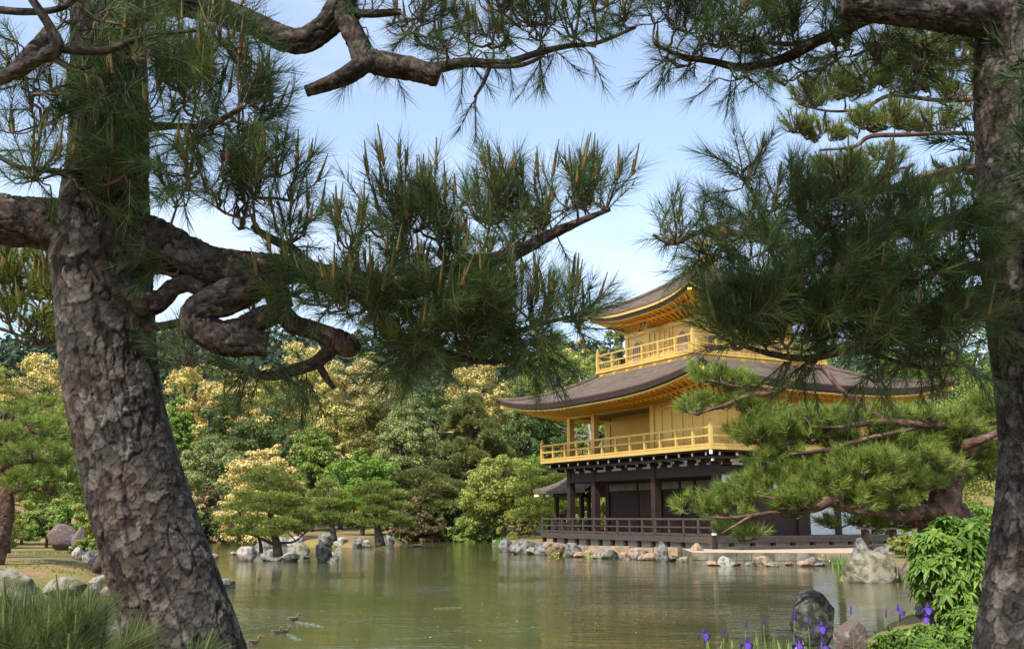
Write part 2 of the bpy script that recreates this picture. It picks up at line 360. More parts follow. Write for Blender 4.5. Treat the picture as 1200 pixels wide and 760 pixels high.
def ground_material():
    m = bpy.data.materials.new('garden soil and moss'); m.use_nodes = True; t = m.node_tree; n = t.nodes; L = t.links; p = n['Principled BSDF']
    p.inputs['Roughness'].default_value = .95; p.inputs['Specular IOR Level'].default_value = .1
    tcn = n.new('ShaderNodeTexCoord')
    def noise(s, d=8):
        z = n.new('ShaderNodeTexNoise'); z.inputs['Scale'].default_value = s; z.inputs['Detail'].default_value = d; L.new(tcn.outputs['Object'], z.inputs['Vector']); return z
    def mix(c1, c2, fac, lo, hi):
        r = n.new('ShaderNodeMapRange'); r.inputs['From Min'].default_value = lo; r.inputs['From Max'].default_value = hi; L.new(fac, r.inputs['Value'])
        x = n.new('ShaderNodeMixRGB'); L.new(r.outputs['Result'], x.inputs['Fac'])
        for s, c in (('Color1', c1), ('Color2', c2)):
            if isinstance(c, tuple): x.inputs[s].default_value = (*c, 1)
            else: L.new(c, x.inputs[s])
        return x.outputs['Color']
    a = mix((.30, .185, .10), (.22, .13, .07), noise(1.2).outputs['Fac'], .4, .6)
    b = mix(a, (.23, .19, .06), noise(.35).outputs['Fac'], .44, .56)
    c = mix(b, (.10, .11, .03), noise(.22).outputs['Fac'], .50, .60)
    d = mix(c, (.36, .26, .16), noise(9).outputs['Fac'], .55, .8)
    L.new(d, p.inputs['Base Color'])
    z = noise(14); u = n.new('ShaderNodeBump'); u.inputs['Strength'].default_value = .7; u.inputs['Distance'].default_value = .05
    L.new(z.outputs['Fac'], u.inputs['Height']); L.new(u.outputs['Normal'], p.inputs['Normal'])
    return m
M['ground'] = ground_material()
mb = MB(); grid_mesh(mb, GX, GY, GZ)
tag(mb.build('ground', M['ground'], smooth=True), kind='structure')

def water_material():
    m = bpy.data.materials.new('pond water'); m.use_nodes = True; t = m.node_tree; n = t.nodes; L = t.links; p = n['Principled BSDF']
    p.inputs['Base Color'].default_value = (.088, .090, .036, 1); p.inputs['Roughness'].default_value = .045; p.inputs['IOR'].default_value = 1.33
    tcn = n.new('ShaderNodeTexCoord')
    def waves(sx, sy, det, dist, stren, prev=None):
        mpn = n.new('ShaderNodeMapping'); mpn.inputs['Scale'].default_value = (sx, sy, 1); mpn.inputs['Rotation'].default_value = (0, 0, .12); L.new(tcn.outputs['Object'], mpn.inputs['Vector'])
        z = n.new('ShaderNodeTexNoise'); z.inputs['Scale'].default_value = 1; z.inputs['Detail'].default_value = det; L.new(mpn.outputs['Vector'], z.inputs['Vector'])
        u = n.new('ShaderNodeBump'); u.inputs['Strength'].default_value = stren; u.inputs['Distance'].default_value = dist
        L.new(z.outputs['Fac'], u.inputs['Height'])
        if prev: L.new(prev.outputs['Normal'], u.inputs['Normal'])
        return u
    a = waves(2.6, 6.5, 3, .012, .6); b = waves(.5, 1.1, 2, .03, .35, a); c = waves(9, 22, 2, .003, .5, b)
    pz = n.new('ShaderNodeTexNoise'); pz.inputs['Scale'].default_value = .16; pz.inputs['Detail'].default_value = 3; L.new(tcn.outputs['Object'], pz.inputs['Vector'])
    pr = n.new('ShaderNodeMapRange'); pr.inputs['From Min'].default_value = .42; pr.inputs['From Max'].default_value = .62; pr.inputs['To Min'].default_value = .25; pr.inputs['To Max'].default_value = 1.0
    L.new(pz.outputs['Fac'], pr.inputs['Value']); L.new(pr.outputs['Result'], a.inputs['Strength']); L.new(pr.outputs['Result'], c.inputs['Strength'])
    L.new(c.outputs['Normal'], p.inputs['Normal'])
    return m
M['water'] = water_material()
mb = MB(); mb.add([(-90, 2, 0), (60, 2, 0), (60, 80, 0), (-90, 80, 0)], quads=[(0, 1, 2, 3)])
tag(mb.build('pond_water', M['water']), kind='structure')

# ------------------------------------------------------------------ leaves, needles, trees
def needle_tris(mb, O, D, L, w, rg, tint, mat=0):
    """one thin triangle for each needle"""
    s = unit(np.cross(D, rg.normal(size=O.shape)))
    w = np.asarray(w); w = w[:, None] if w.ndim else w
    V = np.stack([O - s * w / 2, O + s * w / 2, O + D * np.asarray(L)[:, None]], 1).reshape(-1, 3)
    k = len(O); mb.add(V, tris=np.arange(3 * k).reshape(-1, 3), tint=np.repeat(tint, 3), mat=mat)

def shoots(mb, B, D, rg, n=70, S=.14, L=.11, w=.0017, tint0=None, spread=(.45, 1.05)):
    """needle brushes: bases B and directions D of the shoots"""
    k = len(B); O = np.repeat(B, n, 0); A = np.repeat(D, n, 0)
    t = rg.random(k * n)
    O = O + A * (t * S)[:, None]
    perp = unit(np.cross(A, rg.normal(size=A.shape)))
    al = rg.uniform(*spread, k * n) * (1.15 - .55 * t)
    d = A * np.cos(al)[:, None] + perp * np.sin(al)[:, None]
    d[:, 2] -= .10; d = unit(d)
    base = np.repeat(tint0 if tint0 is not None else rg.uniform(.15, .75, k), n)
    needle_tris(mb, O, d, L * rg.uniform(.75, 1.15, k * n), w, rg, np.clip(base + rg.normal(0, .13, k * n), 0, 1))

def candles(mb, B, D, rg, L=(.06, .17), r=.0055):
    for b, d in zip(B, D):
        for q in range(rg.integers(1, 4)):
            dd = unit(np.array([0, 0, 1.]) * 1.3 + d * .5 + rg.normal(0, .16, 3)); l = rg.uniform(*L) * (1 if q == 0 else .6)
            pts = np.stack([b + d * .10, b + d * .10 + dd * l * .4, b + d * .10 + dd * l]); t = rg.uniform(0, .35)
            V = sweep(pts, np.array([r * 1.3, r, r * .35]), 5).reshape(-1, 3)
            qd = [(i * 5 + j, i * 5 + (j + 1) % 5, (i + 1) * 5 + (j + 1) % 5, (i + 1) * 5 + j) for i in (0, 1) for j in range(5)]
            mb.add(V, quads=qd, tint=np.repeat([t, t + .35, .9], 5))

def bark_tube(mb, path, step, nth, cell=(.044, .056), amp=.010, seed=0, lumpy=.05):
    """a limb whose surface is broken into bark plates; path rows are x y z radius"""
    S = spline(path, step); pts, rad = S[:, :3], S[:, 3]; m = len(S)
    ln = np.concatenate([[0], np.cumsum(np.linalg.norm(np.diff(pts, axis=0), axis=1))])
    rr = rad.mean(); nx = max(4, int(round(2 * math.pi * rr / cell[0])))
    th = np.arange(nth) / nth
    U, V = np.meshgrid(th, ln, indexing='xy')
    cx, sx = np.cos(2 * math.pi * U) * rr, np.sin(2 * math.pi * U) * rr; cs = cell[0] / .044
    w3 = np.stack([cx / (.022 * cs), sx / (.022 * cs), V / (.03 * cs)], -1)
    n1 = fbm(w3, 4, seed); n2 = fbm(w3 + 31.7, 4, seed + 50)
    e1, c1, o1 = worley(U * nx + n1 * .75, V / cell[1] + n2 * .75, nx, seed)                  # flakes, ragged outlines
    nx2 = nx * 2
    e2, c2, o2 = worley(U * nx2 + n2 * .7, V / cell[1] * 1.9 + n1 * .7, nx2, seed + 3)
    fw = np.stack([cx / (.05 * cs), sx / (.05 * cs), V / (.20 * cs)], -1); fw = fw + .35 * fbm(w3 * .6, 2, seed + 5)[..., None]
    fis = np.clip(np.abs(fbm(fw, 3, seed + 70)) / .10, 0, 1)                                   # long upright fissures
    k1 = np.clip(e1 / .13, 0, 1); k2 = np.clip(e2 / .12, 0, 1)
    h = amp * (1.15 * fis ** .5 + .36 * k1 * (.4 + c1) - .26 * o1 * k1 + .20 * k2 * (.4 + c2) - .20 * o2 * k2 + .08 * n1)
    big = fbm(np.stack([np.cos(2 * math.pi * U) * 1.1, np.sin(2 * math.pi * U) * 1.1, V * 2.2], -1), 3, seed + 9)
    R = sweep(pts, rad, nth); cen = pts[:, None]; dirn = unit(R - cen)
    P = cen + dirn * (rad[:, None] * (.95 + lumpy * big) + np.minimum(1, rad[:, None] / .05) * h)[..., None]
    i, j = np.meshgrid(np.arange(m - 1), np.arange(nth), indexing='ij')
    q = np.stack([i * nth + j, i * nth + (j + 1) % nth, (i + 1) * nth + (j + 1) % nth, (i + 1) * nth + j], -1).reshape(-1, 4)
    VV = np.vstack([P.reshape(-1, 3), pts[:1], pts[-1:]]); tr = [(m * nth + 1, (m - 1) * nth + k, (m - 1) * nth + (k + 1) % nth) for k in range(nth)]
    tint = np.clip(.10 + .50 * c1 + .34 * c2 + .30 * n1 - .25 * o1, 0, 1)
    crack = np.clip(.05 + .95 * (.15 + .85 * fis) * (.2 + .8 * k1) * (.65 + .35 * k2), 0, 1)
    mb.add(VV, tris=tr, quads=q, tint=np.concatenate([tint.ravel(), [.9, .9]]), crack=np.concatenate([crack.ravel(), [1, 1]]))
    return pts

def px_path(rows, Yref=None):
    """rows (px, py, depth, radius px) -> x y z radius"""
    return np.array([[*at(r[0], r[1], r[2]), r[3] * ppm(r[2])] for r in rows])

def twigs_to(skel, B, D, rg, mb, gsize=7, r0=.006, r1=.0022):
    """joins shoots to the nearest limb by curving twigs; skel is an (n,3) array of limb points"""
    k = len(B); ng = max(1, k // gsize); cen = B[rg.choice(k, ng, replace=False)]
    for it in range(3):
        lab = np.argmin(((B[:, None] - cen[None]) ** 2).sum(-1), 1)
        cen = np.array([B[lab == g].mean(0) if (lab == g).any() else cen[g] for g in range(ng)])
    cen = cen - np.array([0, 0, .03])
    sk = [skel]
    allsk = skel.copy()
    order = np.argsort([np.min(((allsk - c) ** 2).sum(1)) for c in cen])
    for g in order:
        c = cen[g]; i = np.argmin(((allsk - c) ** 2).sum(1)); a = allsk[i]; l = np.linalg.norm(c - a)
        if l > .02:
            mid = (a + c) / 2 + rg.normal(0, .12 * l, 3) - np.array([0, 0, .10 * l])
            q1 = a * .7 + c * .3 + rg.normal(0, .07 * l, 3)
            P = spline(np.array([a, q1, mid, c]), max(.03, l / 10)); rr = np.linspace(r0 * (1 + min(1.2, l * 1.5)), r0 * .75, len(P))
            mb.tube(P, rr, 5, cap=False)
            allsk = np.vstack([allsk, P[1:]])
        for b, d in zip(B[lab == g], D[lab == g]):
            l2 = np.linalg.norm(b - c)
            P = spline(np.array([c, (c + b) / 2 - np.array([0, 0, .12 * l2]) + rg.normal(0, .06 * l2, 3), b, b + d * .12]), max(.03, l2 / 5))
            mb.tube(P, np.linspace(r0 * .6, r1, len(P)), 4, cap=False)
    return allsk

def region(spec, rg):
    """(px, py, rx, ry, count, depth, half depth) -> points scattered in that ellipsoid"""
    px, py, rx, ry, n, Y, dy = spec
    d = unit(rg.normal(size=(n, 3))) * (rg.random(n) ** .45)[:, None]
    c = at(px, py, Y); s = ppm(Y); k = max(1, n // 9); q = d[:k]
    nr = q[np.argmin(((d[:, None] - q[None]) ** 2).sum(-1), 1)]; d = d + (nr - d) * rg.uniform(.25, .6, n)[:, None]      # gathered on branchlets, gaps between
    return c + d * np.array([rx * s, dy, ry * s]), c

def near_pine(root, trunk, limbs, regions, above, seed, mat, barkmat, needle, candle_p, droop=(), res=(.0045, 300), thin=.80):
    """a pine close enough to see every needle: trunk, limbs, twigs, crown, candles"""
    rg = np.random.default_rng(seed); o = np.array(root.location)
    sk = []
    mb = MB(); T_ = px_path(trunk); T_[:, 3] *= .93; sk.append(bark_tube(mb, T_, res[0], res[1], seed=seed, amp=.009)); local(mb, o).build('trunk', barkmat, root, True)
    for k, l in enumerate(limbs):
        P = px_path(l); r = P[:, 3].max(); mb = MB()
        nth = int(np.clip(2 * math.pi * r / .006, 10, 160))
        sk.append(bark_tube(mb, P, max(.006, .006 if r > .03 else .012), nth, cell=(.028, .040) if r > .03 else (.014, .03), amp=min(.009, r * .2), seed=seed + 20 + k, lumpy=.20))
        local(mb, o).build('limb', M['bark_limb'], root, True)
    skel = np.vstack([s[::4] for s in sk])
    NB, ND = [], []
    for sp in regions:
        P, c = region((*sp[:4], max(2, int(sp[4] * thin)), *sp[5:]), rg)
        drp = sp in droop
        near = skel[np.argmin(((skel[None] - P[:, None]) ** 2).sum(-1), 1)]
        D = unit(P - near) * .7 + unit(P - c) * .5 + rg.normal(0, .5, P.shape) + np.array([0, 0, -.75 if drp else .55])
        NB.append(P); ND.append(unit(D))
    B, D = np.vstack(NB), np.vstack(ND)
    tw = MB(); twigs_to(skel, B, D, rg, tw); local(tw, o).build('twigs', M['twig'], root, True)
    cr_ = MB(); shoots(cr_, B, D, rg, **needle)
    if above:
        PB = np.vstack([region(sp, rg)[0] for sp in above]); PD = unit(rg.normal(0, .6, PB.shape) + np.array([0, 0, .8]))
        shoots(cr_, PB, PD, rg, n=34, S=.20, L=.13, w=.0065)
    local(cr_, o).build('crown', mat, root)
    up = (D[:, 2] > .35) & (rg.random(len(B)) < candle_p)
    ca = MB(); candles(ca, B[up], D[up], rg)
    tag(local(ca, o).build('new_shoots', M['candle'], root, True), kind='stuff')
    return skel

def leaf_quads(mb, P, N, size, rg, tint, mat=0, asp=1.7):
    k = len(P); a = unit(np.cross(N, rg.normal(size=P.shape))); b = np.cross(N, a)
    s = (size * rg.uniform(.6, 1.25, k))[:, None]
    V = np.stack([P - a * s * asp / 2, P - b * s / 2, P + a * s * asp / 2, P + b * s / 2], 1).reshape(-1, 3)
    mb.add(V, quads=np.arange(4 * k).reshape(-1, 4), tint=np.repeat(tint, 4), mat=mat)

def leafy_crown(mb, c, R, rg, nclump, per, leaf, flower=0.0, cone=0.0, rc=(.10, .25), low=-.45, seed=0):
    """a crown of leaf clumps with gaps; mat 0 leaves, mat 1 blossom on the tops of clumps"""
    d = unit(rg.normal(size=(nclump * 3, 3))); d = d[d[:, 2] > low][:nclump]; k = len(d)
    lump = 1 + .55 * fbm(d * 1.7 + seed * 3.7, 3, seed)
    rad = np.where(rg.random(k) < .72, rg.uniform(.78, 1.0, k), rg.uniform(.3, .75, k)) * lump
    C = d * rad[:, None]
    if cone: C[:, :2] *= (1 - cone * np.clip((C[:, 2:3] + .5) / 1.5, 0, 1))
    C = c + C * R
    r = rg.uniform(*rc, k) * min(R[0], R[2])
    ctint = rg.uniform(-.22, .22, k); fl = rg.random(k) < flower * 1.4
    n = np.maximum(8, (per * (r / r.mean()) ** 1.6)).astype(int); idx = np.repeat(np.arange(k), n)
    e = unit(rg.normal(size=(len(idx), 3)) + np.array([0, 0, .35]))
    P = C[idx] + e * (r[idx] * rg.uniform(.45, 1.08, len(idx)))[:, None] * np.array([1.15, 1.15, .75])
    N = unit(e * .8 + rg.normal(0, .55, P.shape) + np.array([0, 0, .35]))
    t = np.clip(.5 + ctint[idx] + rg.normal(0, .17, len(idx)), 0, 1)
    isf = fl[idx] & (e[:, 2] + rg.normal(0, .25, len(idx)) > -.25)
    for mt in (0, 1):
        s = isf if mt else ~isf
        if s.any(): leaf_quads(mb, P[s], N[s], leaf * (1.0 if mt else 1.0), rg, t[s], mt)
    return C

def tree(name, label, cat, px, ytop, wpx, Y, mats, leaf=None, nclump=60, per=70, flower=0.0, cone=0.0, hfrac=.8, group=None, seed=1, deep=.8, bark='bark_far', zb=None, low=-.45):
    """a broadleaved tree placed by where its crown's top and middle are seen, Y metres away"""
    rg = np.random.default_rng(seed); s = ppm(Y)
    top = at(px, ytop, Y); z0 = gz(top[0], top[1]) if zb is None else zb
    root = empty(name, (top[0], top[1], z0)); tag(root, label, cat, group)
    H = top[2] - z0; rz = H * hfrac / 2; Rx = wpx * s / 2
    c = np.array([0, 0, H - rz * 1.02]); R = np.array([Rx, Rx * deep, rz])
    mb = MB(); C = leafy_crown(mb, c, R, rg, nclump, per, leaf or s * 3.0, flower, cone, seed=seed, low=low); mb.build('crown', mats, root)
    tb = MB(); tr = .028 * H + .03
    T = spline([[0, 0, -.3], [rg.normal(0, .02) * H, rg.normal(0, .02) * H, H * .3], [0, 0, H * .85]], H / 12)
    tb.tube(T, np.linspace(tr, tr * .3, len(T)), 8)
    for q in rg.choice(len(C), min(9, len(C)), replace=False):
        a = np.array([0, 0, H * rg.uniform(.3, .6)]); e = C[q]
        tb.tube(spline([a, (a + e) / 2 + rg.normal(0, .05 * H, 3) * .6, e], H / 10), tr * .28, 5, cap=False)
    tb.build('trunk', M[bark], root, True)
    return root

def pad(mb, c, r, rg, dens, L, w, flat_=.32, tintm=.5, droop=0.0):
    """a cloud-like pad of pine foliage: short needle sprays on a flattened dome"""
    k = int(dens); d = unit(rg.normal(size=(k, 3)) * np.array([1, 1, .8]) + np.array([0, 0, .5]))
    lump = 1 + .55 * fbm(d * 2.6 + c * 1.3, 2, int(abs(c[0] * 977)) % 1000)
    rr = rg.uniform(.55, 1.0, k) * lump
    P = c + d * rr[:, None] * np.array([r[0], r[1], r[2] * 1.0])
    P[:, 2] -= droop * (np.hypot(*(P - c)[:, :2].T) / max(r[0], r[1])) ** 2
    N = unit(d * np.array([.8, .8, .4]) + np.array([0, 0, .55]) + rg.normal(0, .38, P.shape))
    needle_tris(mb, P - N * L * .4, N, L * rg.uniform(.7, 1.3, k), w * rg.uniform(.7, 1.3, k), rg, np.clip(tintm + rg.normal(0, .2, k), 0, 1))

def pad_pine(name, label, cat, base, trunk, pads, rg, mat, L, w, dens, bark='bark_far', group=None, droop=.0, limbs=()):
    """trunk: rows x y z r (world); pads: rows of centre and radii (world). Limbs run from the trunk to every pad."""
    root = empty(name, base); tag(root, label, cat, group); o = np.array(base, float)
    tb = MB(); S = spline(np.array(trunk), .15); tb.tube(S[:, :3], S[:, 3] * (1 + .12 * fbm(S[:, :3] * 3, 2, 3)), 12)
    local(tb, o).build('trunk', M[bark], root, True)
    lb = MB(); sk = S[len(S) // 4:, :3]
    for P, r in limbs:
        Q = spline(np.array(P), .1); lb.tube(Q, np.linspace(r, r * .45, len(Q)), 8); sk = np.vstack([sk, Q])
    cb = MB()
    for c, r in pads:
        c = np.array(c); r = np.array(r)
        pad(cb, c, r, rg, dens * (r[0] * r[1]) ** .9, L, w, droop=droop, tintm=rg.uniform(.35, .65))
        e = c - np.array([0, 0, r[2] * .45]); d2 = ((sk - e) ** 2).sum(1) + np.maximum(0, sk[:, 2] - e[2] - .1) ** 2 * 3; a = sk[np.argmin(d2)]
        l = np.linalg.norm(e - a) + 1e-3; Q = spline(np.array([a, a * .6 + e * .4 + rg.normal(0, .06 * l, 3), a * .25 + e * .75 + rg.normal(0, .06 * l, 3), e]), .12)
        lb.tube(Q, np.linspace(S[-1, 3] * .5 + .012 * l, .012, len(Q)), 6, cap=False)
        for q in range(5):
            f = e + rg.normal(0, .45, 3) * r * np.array([1, 1, .3]); lb.tube(spline(np.array([Q[-3 if len(Q) > 3 else 0], (e + f) / 2, f]), .15), .010 + .002 * r[0], 4, cap=False)
    local(lb, o).build('limbs', M[bark], root, True)
    local(cb, o).build('crown', mat, root)
    return root

# ------------------------------------------------------------------ the golden pavilion
YAW = R_(27.866)
pav = empty('golden_pavilion', (7.147, 38.0, 0), -(math.pi / 2 - YAW))
tag(pav, 'three storey golden pavilion with curved bark roofs above a dark timber ground floor', 'pavilion')
BU, BV = 12.474, 9.879
class UB(MB):
    """boxes and beams in the pavilion's own plan: u runs west along the front, v north along the right side"""
    def b(self, u0, u1, v0, v1, z0, z1, mat=0): self.box(-u1, -u0, v0, v1, z0, z1, mat)
    def l(self, p, q, w, h, mat=0): self.beam((-p[0], p[1], p[2]), (-q[0], q[1], q[2]), w, h, mat)
W0, WU, WV = 1.022, BU - 1.022, BV - 1.022          # wall lines

def roof(name, cu, cv, hu, hv, tu, tv, zm, zt, ztop, edge, g=1.35, soff=.30, zwall=None, wu=0, wv=0, mats=None, nrib=0):
    """a hipped roof with curved eaves: bark slopes, layered edge, soffit with rafters"""
    ns, ntt = 49, 18
    s = np.linspace(-1, 1, ns); t = np.linspace(0, 1, ntt); th = sum(e[0] for e in edge)
    mbs = MB(); mbe = MB(); mbf = MB()
    for k in range(4):
        ax = [(1, 0), (0, 1), (-1, 0), (0, -1)][k]; out = [(0, -1), (1, 0), (0, 1), (-1, 0)][k]
        A, O = (hu, hv) if k % 2 == 0 else (hv, hu); TA, TO = (tu, tv) if k % 2 == 0 else (tv, tu); WA, WO = (wu, wv) if k % 2 == 0 else (wv, wu)
        def pos(a, o, z):
            a, o, z = np.broadcast_arrays(a, o, z)
            x = ax[0] * a + out[0] * o; y = ax[1] * a + out[1] * o
            return np.stack([x - cu, y + cv, z], -1)
        lift = (zt - zm) * np.abs(s) ** 3.0
        ss, tt = np.meshgrid(s, t, indexing='ij')
        a = ss * (A + (TA - A) * tt); o = O + (TO - O) * tt
        z = zm + th + (ztop - zm - th) * tt ** g + (lift[:, None]) * (1 - tt) ** 2.2
        grid_to(mbs, pos(a, o, z))
        zz = zm + th + lift; ins = 0.0; prev = pos(s * A, O, zz)
        for (h, i2, mi) in edge:      # layers of the edge, from the top down
            ins2 = ins + i2; zz = zz - h * (1 - .25 * np.abs(s) ** 3)
            nxt = pos(s * (A - ins2), O - ins2, zz)
            ring = pos(s * (A - ins), O - ins, zz)
            grid_to(mbe, np.stack([prev, ring], 1), mi); grid_to(mbe, np.stack([ring, nxt], 1), mi)
            prev = nxt; ins = ins2
        zb_ = zz
        soffit = [prev]; q = np.linspace(0, 1, 5)[1:]
        for qq in q:
            soffit.append(pos(s * ((A - ins) * (1 - qq) + WA * qq), (O - ins) * (1 - qq) + WO * qq, zb_ * (1 - qq) + zwall * qq + .06 * math.sin(math.pi * qq)))
        grid_to(mbf, np.stack(soffit, 1))
        n = int(2 * A / .36)
        for r in np.linspace(-1, 1, n):
            lz = zm - (0) + (zt - zm) * abs(r) ** 3 + th - sum(e[0] for e in edge) * (1 - .25 * abs(r) ** 3)
            for (f0, f1, dz, w) in ((.04, 1.0, -.04, .075), (.42, 1.0, -.13, .09)):
                p = pos(r * ((A - ins) * (1 - f0) + WA * f0), (O - ins) * (1 - f0) + WO * f0, lz * (1 - f0) + zwall * f0 + dz + .05)
                q2 = pos(r * WA, WO, zwall + dz + .03)
                mbf.beam(p, q2, w, .10)
        for f in (.40,):
            e = [pos(x * ((A - ins) * (1 - f) + WA * f), (O - ins) * (1 - f) + WO * f, zz_ * (1 - f) + zwall * f - .03) for x, zz_ in zip(s[::4], zb_[::4])]
            for p, q2 in zip(e[:-1], e[1:]): mbf.beam(p, q2, .14, .12)
        # hip rafter ends
        p = pos(A - ins + .05, O - ins + .05, zb_[-1] - .02); q2 = pos(WA, WO, zwall - .12); mbf.beam(p, q2, .16, .20)
        # raised hip rolls
        hp = [pos(A + (TA - A) * x, O + (TO - O) * x, zm + th + (ztop - zm - th) * x ** g + (zt - zm) * (1 - x) ** 2.2 + .03) for x in t]
        mbs.tube(np.array(hp), .11, 8)
    r = mbs.build(name, mats[0], pav, True)
    mbe.build('roof_edge', mats[1], r)
    mbf.build('rafters', mats[2], r)
    return r

def grid_to(mb, G, mat=0):
    a, b = G.shape[:2]; i, j = np.meshgrid(np.arange(a - 1), np.arange(b - 1), indexing='ij'); q = i * b + j
    mb.add(G.reshape(-1, 3), quads=np.stack([q, q + b, q + b + 1, q + 1], -1).reshape(-1, 4), mat=mat)

def railing(mat, u0, u1, v0, v1, z0, h, spacing, rails, pw, rw, sides='swen', top_over=.0, corner=.12, finial=True):
    """a balustrade on the chosen sides of a rectangle; the posts are sub-parts"""
    m = UB()
    S = {'s': ((u0, v0), (u1, v0)), 'w': ((u1, v0), (u1, v1)), 'n': ((u1, v1), (u0, v1)), 'e': ((u0, v1), (u0, v0))}
    for k in sides:
        (a, b), (c, d) = S[k]
        for f, th in rails: m.l((a, b, z0 + h * f), (c, d, z0 + h * f), rw, th)
    r = m.build('railing', mat, pav)
    done = set()
    for k in sides:
        (a, b), (c, d) = S[k]; L = math.hypot(c - a, d - b); n = max(1, round(L / spacing))
        for i in range(n + 1):
            u, v = a + (c - a) * i / n, b + (d - b) * i / n; key = (round(u, 2), round(v, 2))
            if key in done: continue
            done.add(key); cnr = i in (0, n); q = UB(); w = corner / 2 if cnr else pw / 2
            q.b(u - w, u + w, v - w, v + w, z0 - .01, z0 + h * (1.0 if not cnr else 1.18))
            if cnr and finial: q.lathe([(w * 1.25, 0), (w * 1.25, .04), (w * .8, .06), (w * 1.15, .12), (.005, .20)], 10, (-u, v, z0 + h * 1.18))
            q.build('post', mat, r)
    return r

G, GP, GD, DW, GW = M['gold'], M['gold_panel'], M['gold_deep'], M['dark_wood'], M['grey_wood']
# stone base
m = UB(); m.b(.45, BU - .3, .5, BV - .3, .1, .62); m.build('plaster_base', M['plaster'], pav)
# ground floor
m = UB(); m.b(0.02, BU, 0, BV, .58, .80); m.build('veranda_deck', GW, pav)
for i in range(14):
    u = .12 + (BU - .24) * i / 13; m = UB(); m.b(u - .07, u + .07, .06, .20, .12, .58); m.build('deck_post', DW, pav)
for i in range(10):
    v = .9 + (BV - 1.2) * i / 9; m = UB(); m.b(.06, .20, v - .07, v + .07, .12, .58); m.build('deck_post', DW, pav)
m = UB(); m.b(-1.0, -.12, .3, BV + .2, .36, .46); m.b(-.95, -.85, .3, BV + .2, .28, .36)
for i in range(6): m.b(-.95, -.8, .4 + i * 1.85, .55 + i * 1.85, .1, .36)
m.build('lower_step', GW, pav)
m = UB(); m.b(-.02, .08, -.02, .10, .20, .86); m.build('deck_corner_post', DW, pav)
m = UB(); m.b(-.025, .085, -.025, .105, .861, .93); m.build('corner_cap', M['cap'], pav)
railing(GW, .08, BU - .06, .08, BV - .1, .80, .62, .88, ((1, .07), (.52, .05), (.12, .06)), .075, .075, sides='sw', corner=.10, finial=False)
cols = [(W0, W0), (2.95, W0), (4.87, W0), (9.36, W0), (WU, W0), (W0, 3.0), (W0, 4.95), (W0, 6.9), (W0, WV), (WU, 3.1), (WU, 5.0), (WU, WV)]
for (u, v) in cols:
    if (u, v) == (2.95, W0): continue
    m = UB(); m.b(u - .14, u + .14, v - .14, v + .14, .80, 3.90); m.build('timber_column', DW, pav)
m = UB(); z0, z1 = 3.02, 3.42
m.b(W0, WU, W0 - .11, W0 + .11, z0, z1); m.b(W0 - .11, W0 + .11, W0 + .11, WV, z0 + .05, z1 - .05); m.b(WU - .11, WU + .11, W0 + .11, WV, z0, z1)
m.build('tie_beam', DW, pav)
m = UB(); m.b(W0, WU, W0 - .05, W0 + .05, 3.42, 3.86); m.b(W0 - .05, W0 + .05, W0 + .05, WV, 3.42, 3.86); m.b(WU - .05, WU + .05, W0 + .05, WV, 3.42, 3.86); m.build('bracket_panels', M['plaster'], pav)
for u in (1.02, 1.75, 2.45, 3.4, 4.2, 4.87, 5.9, 7.0, 8.2, 9.36, 10.4, 11.2): m = UB(); m.b(u - .22, u + .22, W0 - .075, W0 - .052, 3.42, 3.86); m.build('panel_frame', DW, pav)
for v in (1.5, 2.5, 3.0, 4.0, 5.0, 6.0, 6.9, 8.0): m = UB(); m.b(W0 - .075, W0 - .052, v - .22, v + .22, 3.42, 3.86); m.build('panel_frame', DW, pav)
# inner wall of the ground floor, set back behind the open front
IV = 3.1
m = UB(); m.b(W0 + .1, WU, IV - .05, IV + .05, .80, 3.0); m.build('inner_wall', DW, pav)
M['umber'] = material('umber wall boards', (.085, .044, .028), .75, noise=(4, (.05, .027, .018), .4, .7))
for (a, b) in ((1.2, 2.9), (3.0, 4.8), (7.4, 8.9)):
    m = UB(); m.b(a, b, IV - .09, IV - .055, 1.55, 2.62); m.build('wall_board', M['umber'], pav)
m = UB(); m.b(W0 + .1, WU, IV - .09, IV - .055, .82, 1.45); m.build('wainscot', M['umber'], pav)
m = UB(); m.b(W0 + .1, WU, IV - .10, IV - .05, 2.66, 2.98); m.build('transom_panel', M['shaded_plaster'], pav)
m = UB()
for u in (2.95, 4.87, 5.9, 7.28, 9.0, WU - .05): m.b(u - .07, u + .07, IV - .12, IV - .05, .8, 3.0)
m.b(W0, WU, IV - .11, IV - .052, 2.60, 2.67); m.b(W0, WU, IV - .11, IV - .052, 1.45, 1.52); m.build('wall_posts', DW, pav)
# right hand wall of the ground floor: timber below, plaster above and towards the back
m = UB(); m.b(W0 - .04, W0 + .04, IV, 5.5, .80, 2.55); m.build('side_boards', DW, pav)
m = UB(); m.b(W0 - .04, W0 + .04, W0 + .1, 5.5, 2.56, 3.05); m.b(W0 - .04, W0 + .04, 5.52, WV, .82, 3.05); m.b(W0 - .04, W0 + .04, W0 + .1, IV, 3.0, 3.06); m.build('side_plaster', M['plaster'], pav)
m = UB(); m.b(W0 + .05, WU, WV - .05, WV + .05, .8, 3.9); m.build('back_wall', DW, pav)
m = UB(); m.b(W0, WU, W0, WV, 3.0, 3.02); m.build('ceiling', DW, pav)
